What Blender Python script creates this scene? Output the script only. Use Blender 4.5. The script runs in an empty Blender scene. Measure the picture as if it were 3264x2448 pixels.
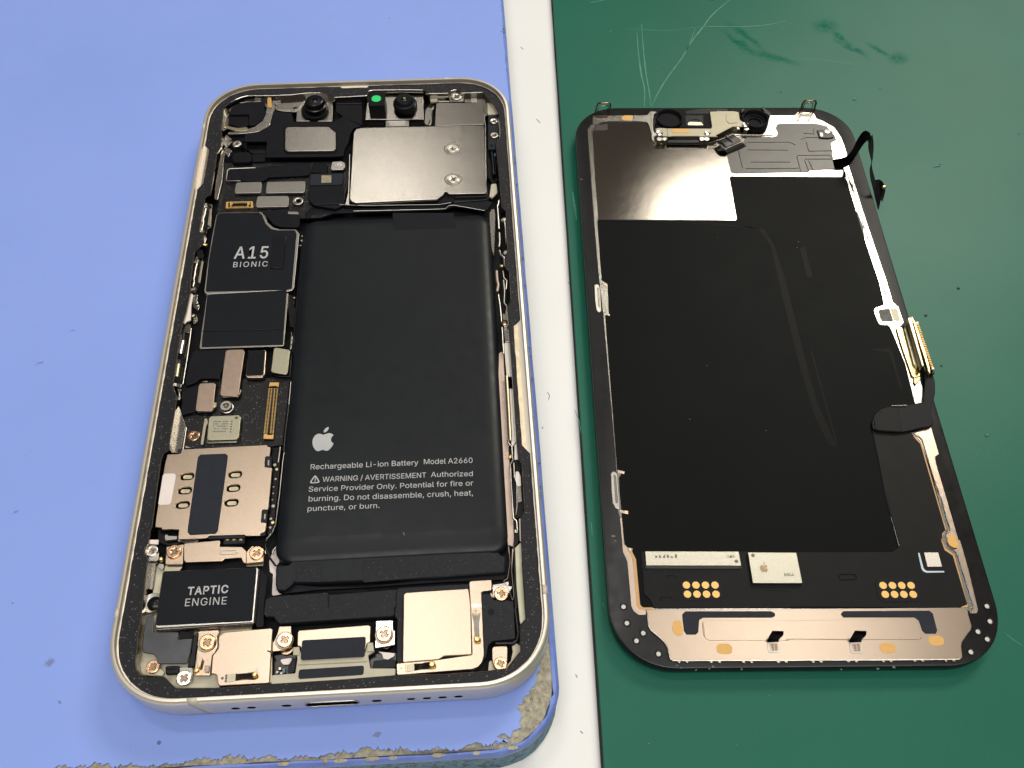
import bpy, bmesh, math, random
from mathutils import Vector, Matrix

# ---------------------------------------------------------------- camera, light, exposure
SC = bpy.context.scene
SC.unit_settings.system = 'METRIC'
SC.unit_settings.scale_length = 0.001          # one unit is one millimetre
random.seed(7)
F_PX, PX_W, PX_H = 3033.4565, 3264.0, 2448.0
CAM_POS = Vector((22.80356, -103.84265, 143.18864))
A_, B_, C_ = 0.58177970, -0.00888283, -0.05012922
CAM_ROT = Matrix.Rotation(C_, 3, 'Z') @ Matrix.Rotation(A_, 3, 'X') @ Matrix.Rotation(B_, 3, 'Y')
cd = bpy.data.cameras.new('camera')
cam = bpy.data.objects.new('camera', cd)
SC.collection.objects.link(cam)
cd.sensor_width = 36.0
cd.lens = 36.0 * F_PX / PX_W
cd.clip_start = 1.0
cd.clip_end = 8000.0
cam.matrix_world = Matrix.Translation(CAM_POS) @ CAM_ROT.to_4x4()
SC.camera = cam

world = bpy.data.worlds.new('World')
SC.world = world
world.use_nodes = True
bgn = world.node_tree.nodes['Background']
# the room: pale ceiling overhead, dim brownish walls lower down
_nt = world.node_tree
_tc = _nt.nodes.new('ShaderNodeTexCoord')
_sp = _nt.nodes.new('ShaderNodeSeparateXYZ')
_nt.links.new(_tc.outputs['Generated'], _sp.inputs[0])
_cr = _nt.nodes.new('ShaderNodeValToRGB')
_el = _cr.color_ramp.elements
_stops = [(0.0, (.11, .10, .09)), (.52, (.085, .075, .065)), (.68, (.085, .072, .06)), (.80, (.20, .18, .155)), (.90, (.43, .405, .37)), (1.0, (.47, .445, .41))]
while len(_el) < len(_stops):
    _el.new(.5)
for _e, (_p, _c) in zip(_el, _stops):
    _e.position = _p
    _e.color = (*_c, 1)
_nt.links.new(_sp.outputs[2], _cr.inputs[0])
_nt.links.new(_cr.outputs[0], bgn.inputs[0])
bgn.inputs[1].default_value = 1.0

def lamp(name, loc, size, size_y, power, color, target):
    ld = bpy.data.lights.new(name, 'AREA')
    ld.shape = 'RECTANGLE'
    ld.size = size
    ld.size_y = size_y
    ld.energy = power
    ld.color = color
    o = bpy.data.objects.new(name, ld)
    SC.collection.objects.link(o)
    o.location = loc
    o.rotation_euler = (Vector(target) - Vector(loc)).to_track_quat('-Z', 'Y').to_euler()
    return o
# the workshop's lights: two bright strips over the bench, panels beyond it, plus an added overhead fill
def panel(x, y, w, h, radiance, color=(1.0, 0.95, 0.87), z=1500, turn=0.0):
    o = lamp('ceiling_or_fill_light', (x, y, z), w, h, radiance * math.pi * w * h, color, (x, y, 0))
    o.rotation_euler = (0, 0, math.radians(turn))
    return o
panel(-190, 415, 330, 100, 26, (1.0, .97, .93))
panel(525, 412, 120, 120, 22, (1.0, .97, .93))
panel(955, 1340, 880, 480, 22, (1.0, .94, .80), turn=17)
panel(-185, 1460, 300, 150, 9)
panel(150, -480, 1300, 400, 9.6, (1.0, .97, .92))  # added fill panel behind the camera, kept out of the metal's mirror directions
SC.view_settings.view_transform = 'Standard'
SC.view_settings.look = 'None'
SC.view_settings.exposure = 0.0
SC.view_settings.gamma = 1.0
SC.view_settings.use_curve_mapping = False

# ---------------------------------------------------------------- survey of the place
# Points were read off photographs of the bench; each reading is carried to the real plane
# (height in millimetres) that it lies on.
VIEWS = {'a': (600, 200, 3.3183), 'b': (1100, 200, 3.3183), 'c': (560, 640, 3.3185), 'd': (540, 1060, 4.3659),
         'e': (440, 1400, 3.95), 'f': (340, 1720, 3.4567), 'g': (800, 1700, 3.3183), 'h': (1200, 1700, 3.3183),
         'i': (1820, 280, 3.95), 'j': (2280, 280, 3.3183), 'k': (1820, 1650, 3.0157), 'l': (2500, 1650, 2.8953),
         'm': (1480, 640, 2.765), 'n': (1480, 1200, 2.765), 'o': (940, 1320, 3.16), 'q': (2700, 900, 3.0164),
         'r': (2700, 1300, 3.318), 's': (1820, 860, 1.8433), 't': (480, 640, 1.9291), 'u': (340, 2080, 2.9105),
         'v': (1000, 2080, 2.3042), 'w': (2200, 0, 2.0789), 'y': (1500, 0, 3.16), 'O': (0, 0, 0.6777),
         'S': (0, 0, 1.0)}

def ray(view, x, y):
    x0, y0, s = VIEWS[view]
    px, py = x0 + x / s, y0 + y / s
    return CAM_ROT @ Vector(((px - PX_W / 2) / F_PX, -(py - PX_H / 2) / F_PX, -1.0))

def at(view, x, y, z):
    d = ray(view, x, y)
    t = (z - CAM_POS.z) / d.z
    return CAM_POS + d * t

def pts_of(view, text, z):
    out = []
    for w in text.split():
        v = view
        if w[0].isalpha():
            v, w = w[0], w[1:]
        x, y = w.split(',')
        p = at(v, float(x), float(y), z)
        out.append((p.x, p.y))
    return out

# ---------------------------------------------------------------- materials
def new_mat(name):
    m = bpy.data.materials.new(name)
    m.use_nodes = True
    nt = m.node_tree
    b = nt.nodes['Principled BSDF']
    return m, nt, b

def noise(nt, co, scale, detail=3, rough=.55, dist=0.0):
    n = nt.nodes.new('ShaderNodeTexNoise')
    n.inputs['Scale'].default_value = scale
    n.inputs['Detail'].default_value = detail
    n.inputs['Roughness'].default_value = rough
    n.inputs['Distortion'].default_value = dist
    nt.links.new(co, n.inputs['Vector'])
    return n.outputs['Fac']

def ramp(nt, fac, stops):
    r = nt.nodes.new('ShaderNodeValToRGB')
    el = r.color_ramp.elements
    while len(el) < len(stops):
        el.new(0.5)
    for e, (p, c) in zip(el, stops):
        e.position = p
        e.color = (c, c, c, 1) if isinstance(c, (int, float)) else (*c, 1)
    nt.links.new(fac, r.inputs[0])
    return r.outputs[0]

def mixc(nt, fac, a, b, mode='MIX'):
    m = nt.nodes.new('ShaderNodeMix')
    m.data_type = 'RGBA'
    m.blend_type = mode
    for i, v in ((0, fac), (6, a), (7, b)):
        if hasattr(v, 'links') or hasattr(v, 'node'):
            nt.links.new(v, m.inputs[i])
        elif i == 0:
            m.inputs[i].default_value = v
        else:
            m.inputs[i].default_value = (*v, 1)
    return m.outputs[2]

def maths(nt, op, a, b=None, clamp=False):
    m = nt.nodes.new('ShaderNodeMath')
    m.operation = op
    m.use_clamp = clamp
    for i, v in enumerate((a, b)):
        if v is None:
            continue
        if hasattr(v, 'node'):
            nt.links.new(v, m.inputs[i])
        else:
            m.inputs[i].default_value = v
    return m.outputs[0]

def coords(nt, geo=True):
    if geo:
        return nt.nodes.new('ShaderNodeNewGeometry').outputs['Position']
    return nt.nodes.new('ShaderNodeTexCoord').outputs['Object']

def simple(name, col, metal=0.0, rough=.5, var=.12, vs=.5, bump=0.0, bs=4.0, spec=.5, fleck=None, rvar=.015, coat=0.0, dots=None):
    """one plain surface: base colour with slow variation and fine grain, roughness variation, fine relief"""
    m, nt, b = new_mat(name)
    co = coords(nt)
    n1 = noise(nt, co, vs, 4)
    f = ramp(nt, n1, [(.3, 0.0), (.7, 1.0)])
    dark = tuple(c * (1 - var) for c in col)
    lite = tuple(min(1, c * (1 + var)) for c in col)
    c = mixc(nt, f, dark, lite)
    if fleck:
        fs, thr, fc = fleck
        n2 = noise(nt, co, fs, 2, .7)
        c = mixc(nt, ramp(nt, n2, [(thr, 0.0), (min(1, thr + .08), 1.0)]), c, fc)
    if dots:
        ds, thr, size, dc = dots
        v = nt.nodes.new('ShaderNodeTexVoronoi')
        v.inputs['Scale'].default_value = ds
        nt.links.new(co, v.inputs['Vector'])
        sc = nt.nodes.new('ShaderNodeSeparateColor')
        nt.links.new(v.outputs['Color'], sc.inputs[0])
        on = maths(nt, 'GREATER_THAN', sc.outputs[0], thr)
        near = maths(nt, 'LESS_THAN', v.outputs['Distance'], maths(nt, 'MULTIPLY', sc.outputs[1], size))
        c = mixc(nt, maths(nt, 'MULTIPLY', on, near), c, dc)
    nt.links.new(c, b.inputs['Base Color'])
    b.inputs['Metallic'].default_value = metal
    n3 = noise(nt, co, vs * 3, 3)
    rr = ramp(nt, n3, [(.3, max(0, rough - rvar)), (.7, min(1, rough + rvar))])
    nt.links.new(rr, b.inputs['Roughness'])
    b.inputs['Specular IOR Level'].default_value = spec
    if coat:
        b.inputs['Coat Weight'].default_value = coat
        b.inputs['Coat Roughness'].default_value = .12
    if bump:
        bn = nt.nodes.new('ShaderNodeBump')
        bn.inputs['Strength'].default_value = bump
        bn.inputs['Distance'].default_value = .05
        nt.links.new(noise(nt, co, bs, 3, .7), bn.inputs['Height'])
        nt.links.new(bn.outputs[0], b.inputs['Normal'])
    if metal >= .85:      # bare metal: a lobe without long tails
        g = nt.nodes.new('ShaderNodeBsdfAnisotropic')
        g.distribution = 'BECKMANN'
        nt.links.new(c, g.inputs['Color'])
        nt.links.new(rr, g.inputs['Roughness'])
        if bump:
            nt.links.new(bn.outputs[0], g.inputs['Normal'])
        nt.links.new(g.outputs[0], nt.nodes['Material Output'].inputs['Surface'])
    return m

M = {}
M['frame'] = simple('champagne_anodised_aluminium', (.74, .68, .585), .65, .40, .04, .15, .08, 3.0)
M['band'] = simple('cream_antenna_plastic', (.60, .54, .44), 0, .45, .05)
M['ledge'] = simple('champagne_inner_ledge', (.66, .56, .40), .85, .38, .15, .6, .35, 2.0)
M['glue'] = simple('black_foam_adhesive', (.008, .008, .011), 0, .60, .3, 2.0, 1.0, 2.6, .3, None, .015, 0, (2.6, .12, .28, (.13, .13, .14)))  # pale dots paint the sparkle of light on the foam
M['well'] = simple('dark_housing_floor', (.007, .007, .009), 0, .6, .3, 1.5, 0, 4, .15)
M['black'] = simple('black_flex_film', (.006, .0068, .0098), 0, .46, .2, .5, .05, 4, .14)
M['black_matte'] = simple('black_foam_cover', (.005, .005, .007), 0, .65, .2, 1.0, .15, 6.0, .14)
M['black_gloss'] = simple('black_glossy_moulding', (.005, .005, .006), 0, .24, .3, 1.0, .0, 3, .28)
M['plastic'] = simple('black_moulded_plastic', (.013, .0135, .018), 0, .5, .2, 1.5, .4, 3, .2, None, .015, 0, (2.2, .35, .22, (.07, .07, .075)))
M['board'] = simple('speckled_black_board', (.006, .006, .007), 0, .32, .3, 3.0, 1.0, 3, .35, None, .015, 0, (2.6, .25, .30, (.15, .145, .135)))
M['battery'] = simple('charcoal_battery_film', (.0075, .0095, .0118), 0, .36, .08, .12, .04, 8.0, .20, None, .05)
M['wrap'] = simple('charcoal_battery_wrap', (.013, .015, .018), 0, .5, .12, .6, .12, 5.0, .2)
M['sticker'] = simple('black_sticker', (.0085, .010, .0135), 0, .5, .06, .4, .04, 7.0, .12)
M['label'] = simple('slate_label', (.020, .023, .032), 0, .6, .08, .8, .15, 6, .14)
M['print'] = simple('grey_print', (.43, .43, .44), 0, .55, .05)
M['print_dim'] = simple('dim_grey_engraving', (.13, .12, .11), .2, .5, .05)
M['steel'] = simple('bead_blasted_steel', (.48, .455, .415), 1, .26, .08, 4.0, 0, 5.0)
M['steel_dark'] = simple('dark_nickel_steel', (.38, .355, .325), 1, .27, .08, 3.0, 0, 5.0)
M['silver'] = simple('bright_silver_edge', (.56, .54, .50), 1, .30, .08, 1.2)
M['tin'] = simple('matt_tin_plate', (.46, .435, .40), .9, .42, .05, 2.6, .15, 5.0)
M['gold'] = simple('pale_gold_shield', (.585, .46, .35), 1, .33, .05, 3.5, .2, 5.0)
M['copper'] = simple('rose_tin_plate', (.50, .38, .30), .9, .40, .06, .9, .1, 5.0)
M['screw'] = simple('copper_screw', (.74, .46, .29), 1, .26, .08, 2.0)
M['screw_silver'] = simple('silver_screw', (.80, .77, .70), 1, .28, .06, 2.0)
M['recess'] = simple('screw_recess', (.30, .22, .15), 1, .30, .3, 3.0)
M['gilt'] = simple('bright_gold_contact', (.82, .60, .28), 1, .32, .05, 2.0)
M['pad'] = simple('gold_pad', (.72, .44, .15), .6, .40, .04, 2.0)
M['olive'] = simple('olive_spring_steel', (.55, .50, .36), 1, .42, .1, 1.0)
M['lime'] = simple('pale_olive_shield', (.50, .47, .35), .9, .42, .05, 2.8, .15, 5.0)
M['cream'] = simple('cream_spacer_plastic', (.46, .43, .33), 0, .42, .08, .5, .1, 3.0, .3)
M['greenish'] = simple('pale_green_plastic', (.50, .50, .36), 0, .40, .08, .4, .1, 3.0)
M['pink'] = simple('pinkish_flex', (.52, .40, .34), .35, .45, .10, .3, .2, 3.0)
M['white_tape'] = simple('pinkish_white_tape', (.74, .66, .63), 0, .6, .04)
M['shine'] = simple('glossy_grey_tape', (.05, .052, .06), .3, .30, .25, .35, .1, 1.2, .8)
M['glass'] = simple('dark_lens_glass', (.006, .008, .012), 0, .06, .1, 1, 0, 1, .8)
M['green_lens'] = simple('green_sensor_window', (.02, .62, .16), 0, .25, .08, 2)
M['green_dot'] = simple('lens_centre', (.35, .42, .12), 0, .15, .2, 3)
M['blue_chip'] = simple('blue_component', (.03, .16, .22), 0, .3, .4, 4)
M['bezel'] = simple('satin_aluminium_bezel', (.50, .485, .45), 1, .25, .03, .3, .04, 4.0)
M['bezel_gold'] = simple('satin_rose_bezel', (.60, .48, .385), 1, .30, .03, .3, .04, 4.0)
M['crease_highlight'] = simple('graphite_crease_highlight', (.0085, .009, .009), 0, .40, .1, 1.0, .02, 2.0, .04)  # paler graphite, carries the soft highlights along creases as colour
M['mirror'] = simple('brushed_back_plate', (.46, .425, .39), 1, .15, .02, .12, .025, 9.0, .5, None, .004)
M['scr_black'] = simple('graphite_sheet', (.0065, .0072, .0075), 0, .42, .06, .05, 0, 1.0, .03)
M['scr_flex'] = simple('black_display_flex', (.0095, .0098, .010), 0, .42, .10, .3, .03, 1.2, .10)
M['scr_frame'] = simple('black_display_frame', (.006, .006, .0065), 0, .33, .25, .15, .03, 2.5, .30, (1.6, .78, (.025, .025, .025)), .05)
M['scr_gloss'] = simple('black_display_glass', (.004, .004, .005), 0, .12, .2, 1, 0, 1, .6)
M['grey_flex'] = simple('grey_brown_speaker_flex', (.022, .018, .0145), 0, .34, .15, .25, .1, 1.4, .55)
M['orange'] = simple('amber_pad', (.62, .36, .11), .25, .5, .05, 2.0, .2, 5)
M['amber_edge'] = simple('amber_flex_edge', (.50, .30, .13), .2, .5, .05)
M['chip'] = simple('silver_chip', (.42, .40, .34), .9, .38, .10, 4, .3, 5.0)
M['white_dot'] = simple('white_dot', (.55, .55, .50), 0, .5, .05)
M['mark_blue'] = simple('pale_blue_print', (.52, .60, .68), 0, .6, .04)

M['end_gold'] = simple('brushed_rose_gold_plate', (.56, .445, .345), 1, .28, .02, .5, 0, 5.0, .5, None, .005)
M['steel_plate'] = simple('bead_blasted_cover', (.45, .425, .385), 1, .225, .10, 4.0, .13, 5.0)
M['bracket'] = simple('beige_painted_bracket', (.36, .33, .24), .35, .42, .06, 2.0, .2, 4.0)

# ---------------------------------------------------------------- mesh helpers
COL = SC.collection

def origin_of(parent):
    v = Vector((0, 0, 0))
    while parent is not None:
        v += Vector(parent.location)
        parent = parent.parent
    return v

def link(name, me, mat, parent, base=None):
    """link a mesh given in world coordinates, with its origin moved to its own middle"""
    if base is None:
        n = len(me.vertices)
        c = Vector((0, 0, 0))
        for v in me.vertices:
            c += v.co
        base = c / max(1, n)
        base.z = min((v.co.z for v in me.vertices), default=0)
    me.transform(Matrix.Translation(-base))
    if mat and not me.materials:
        me.materials.append(M[mat])
    o = bpy.data.objects.new(name, me)
    COL.objects.link(o)
    o.parent = parent
    o.location = base - origin_of(parent)
    return o

def fillet(pts, r, seg=3):
    if r <= 0:
        return pts
    n = len(pts)
    out = []
    for i in range(n):
        p0, p1, p2 = Vector(pts[i - 1]), Vector(pts[i]), Vector(pts[(i + 1) % n])
        a, b = p0 - p1, p2 - p1
        la, lb = a.length, b.length
        if la < 1e-6 or lb < 1e-6:
            continue
        a, b = a / la, b / lb
        ang = a.angle(b)
        if ang > math.radians(172):
            out.append(tuple(p1))
            continue
        d = min(r / max(math.tan(ang / 2), .05), la * .45, lb * .45)
        s, e = p1 + a * d, p1 + b * d
        for k in range(seg + 1):
            t = k / seg
            q = s * (1 - t) ** 2 + p1 * 2 * t * (1 - t) + e * t * t
            out.append(tuple(q))
    return out

def prism_mesh(outlines, z, t, b=0.0, res=1):
    """flat plate with top at z, thickness t, rounded edges b; extra outlines are holes"""
    cu = bpy.data.curves.new('tmp', 'CURVE')
    cu.dimensions = '2D'
    cu.fill_mode = 'BOTH'
    b = min(b, t * .45)
    cu.extrude = max(t / 2 - b, 0)
    cu.bevel_depth = b
    cu.bevel_resolution = res
    cu.offset = -b
    for pl in outlines:
        sp = cu.splines.new('POLY')
        sp.points.add(len(pl) - 1)
        for q, (x, y) in zip(sp.points, pl):
            q.co = (x, y, 0, 1)
        sp.use_cyclic_u = True
    o = bpy.data.objects.new('tmp', cu)
    me = bpy.data.meshes.new_from_object(o)
    me.transform(Matrix.Translation((0, 0, z - t / 2)))
    me.materials.clear()
    bpy.data.objects.remove(o)
    bpy.data.curves.remove(cu)
    return me

def plate(name, mat, view, text, z, t=.3, r=.2, b=.05, par=None, holes=(), base=None):
    pl = [fillet(pts_of(view, text, z), r)]
    for h in holes:
        pl.append(fillet(pts_of(view, h, z), r) if isinstance(h, str) else h)
    return link(name, prism_mesh(pl, z, t, b), mat, par, base)

def circle(c, r, n=20, ph=0.0, sx=1.0):
    return [(c[0] + r * sx * math.cos(ph + 2 * math.pi * k / n), c[1] + r * math.sin(ph + 2 * math.pi * k / n)) for k in range(n)]

def disc(name, mat, view, x, y, r, z, t=.3, b=.05, par=None, hole=None, n=20):
    c = at(view, x, y, z)
    pl = [circle(c, r, n)]
    if hole:
        pl.append(circle(c, hole, n))
    return link(name, prism_mesh(pl, z, t, b), mat, par)

def stadium(c, w, h, ang=0.0):
    r = h / 2
    out = []
    for s in (1, -1):
        for k in range(7):
            a = -math.pi / 2 + math.pi * k / 6
            x, y = s * ((w / 2 - r) + r * math.cos(a)), s * r * math.sin(a)
            out.append((c[0] + x * math.cos(ang) - y * math.sin(ang), c[1] + x * math.sin(ang) + y * math.cos(ang)))
    return out

def lathe(name, mat, c, prof, par=None, n=28):
    """solid of revolution; prof is (radius, z) from the middle of the top outwards and down"""
    bm = bmesh.new()
    rings = []
    for r, z in prof:
        if r < 1e-6:
            rings.append([bm.verts.new((c[0], c[1], z))])
        else:
            rings.append([bm.verts.new((c[0] + r * math.cos(2 * math.pi * k / n), c[1] + r * math.sin(2 * math.pi * k / n), z)) for k in range(n)])
    for A, B in zip(rings, rings[1:]):
        for k in range(n):
            k2 = (k + 1) % n
            if len(A) == 1:
                bm.faces.new((A[0], B[k], B[k2]))
            elif len(B) == 1:
                bm.faces.new((A[k], B[0], A[k2]))
            else:
                bm.faces.new((A[k], B[k], B[k2], A[k2]))
    for f in bm.faces:
        f.smooth = True
    me = bpy.data.meshes.new(name)
    bm.to_mesh(me)
    bm.free()
    me.set_sharp_from_angle(angle=math.radians(35))
    return link(name, me, mat, par)

def box(name, mat, x0, x1, y0, y1, z0, z1, par=None, bev=.05, ang=0.0):
    bm = bmesh.new()
    bmesh.ops.create_cube(bm, size=1)
    for v in bm.verts:
        v.co = Vector(((x0 + x1) / 2 + v.co.x * (x1 - x0), (y0 + y1) / 2 + v.co.y * (y1 - y0), (z0 + z1) / 2 + v.co.z * (z1 - z0)))
    if ang:
        c = Vector(((x0 + x1) / 2, (y0 + y1) / 2, 0))
        bmesh.ops.rotate(bm, verts=bm.verts, cent=c, matrix=Matrix.Rotation(ang, 3, 'Z'))
    if bev:
        bmesh.ops.bevel(bm, geom=bm.edges[:], offset=bev, segments=2, affect='EDGES', profile=.5)
    me = bpy.data.meshes.new(name)
    bm.to_mesh(me)
    bm.free()
    return link(name, me, mat, par)

def ribbon(name, mat, view, left, right, th=.12, par=None, sub=5, wz=None):
    """bent strip given by its two edges, each a list of x,y,height"""
    def rd(text):
        out = []
        for w in text.split():
            x, y, z = (float(q) for q in w.split(','))
            out.append(at(view, x, y, z))
        return out
    L, R = rd(left), rd(right)
    def cat(P):
        out = []
        n = len(P)
        for i in range(n - 1):
            p0, p1, p2, p3 = P[max(i - 1, 0)], P[i], P[i + 1], P[min(i + 2, n - 1)]
            for k in range(sub):
                t = k / sub
                out.append(.5 * ((2 * p1) + (p2 - p0) * t + (2 * p0 - 5 * p1 + 4 * p2 - p3) * t * t + (3 * p1 - p0 - 3 * p2 + p3) * t ** 3))
        out.append(P[-1])
        return out
    L, R = cat(L), cat(R)
    bm = bmesh.new()
    vl = [bm.verts.new(p) for p in L]
    vr = [bm.verts.new(p) for p in R]
    for k in range(len(L) - 1):
        f = bm.faces.new((vl[k], vr[k], vr[k + 1], vl[k + 1]))
        f.smooth = True
    bmesh.ops.solidify(bm, geom=bm.faces[:], thickness=th)
    me = bpy.data.meshes.new(name)
    bm.to_mesh(me)
    bm.free()
    return link(name, me, mat, par)

def tube(name, mat, pts, r, par=None, n=8):
    cu = bpy.data.curves.new('tmp', 'CURVE')
    cu.dimensions = '3D'
    cu.bevel_depth = r
    cu.bevel_resolution = 2
    cu.use_fill_caps = True
    sp = cu.splines.new('POLY')
    sp.points.add(len(pts) - 1)
    for q, p in zip(sp.points, pts):
        q.co = (*p, 1)
    o = bpy.data.objects.new('tmp', cu)
    me = bpy.data.meshes.new_from_object(o)
    me.materials.clear()
    bpy.data.objects.remove(o)
    return link(name, me, mat, par)

def line3(view, text, z):
    return [(p[0], p[1], z) for p in pts_of(view, text, z)]

def edge_line(name, mat, view, text, z, r=.08, par=None, smooth=.3):
    """thin raised bead along an edge"""
    return tube(name, mat, line3(view, text, z), r, par)

def rrect(hx, hy, r, cx=0, cy=0, ang=0.0, seg=10, n_exp=2.0):
    out = []
    for sx, sy, a0 in ((1, 1, 0), (-1, 1, 1), (-1, -1, 2), (1, -1, 3)):
        for k in range(seg + 1):
            a = math.pi / 2 * (a0 + k / seg)
            x = sx * (hx - r) + r * math.copysign(abs(math.cos(a)) ** (2 / n_exp), math.cos(a))
            y = sy * (hy - r) + r * math.copysign(abs(math.sin(a)) ** (2 / n_exp), math.sin(a))
            out.append((cx + x * math.cos(ang) - y * math.sin(ang), cy + x * math.sin(ang) + y * math.cos(ang)))
    return out

def loft(name, mat, rings, par=None, close_first=False, close_last=False, base=None, sharp=30):
    """rings: list of equally long lists of (x, y, z); walls between neighbours"""
    bm = bmesh.new()
    R = [[bm.verts.new(p) for p in ring] for ring in rings]
    n = len(R[0])
    for A, B in zip(R, R[1:]):
        for k in range(n):
            k2 = (k + 1) % n
            bm.faces.new((A[k], A[k2], B[k2], B[k]))
    if close_first:
        bm.faces.new(list(reversed(R[0])))
    if close_last:
        bm.faces.new(R[-1])
    bmesh.ops.recalc_face_normals(bm, faces=bm.faces[:])
    for f in bm.faces:
        f.smooth = True
    me = bpy.data.meshes.new(name)
    bm.to_mesh(me)
    bm.free()
    me.set_sharp_from_angle(angle=math.radians(sharp))
    return link(name, me, mat, par, base) if name else me

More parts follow.
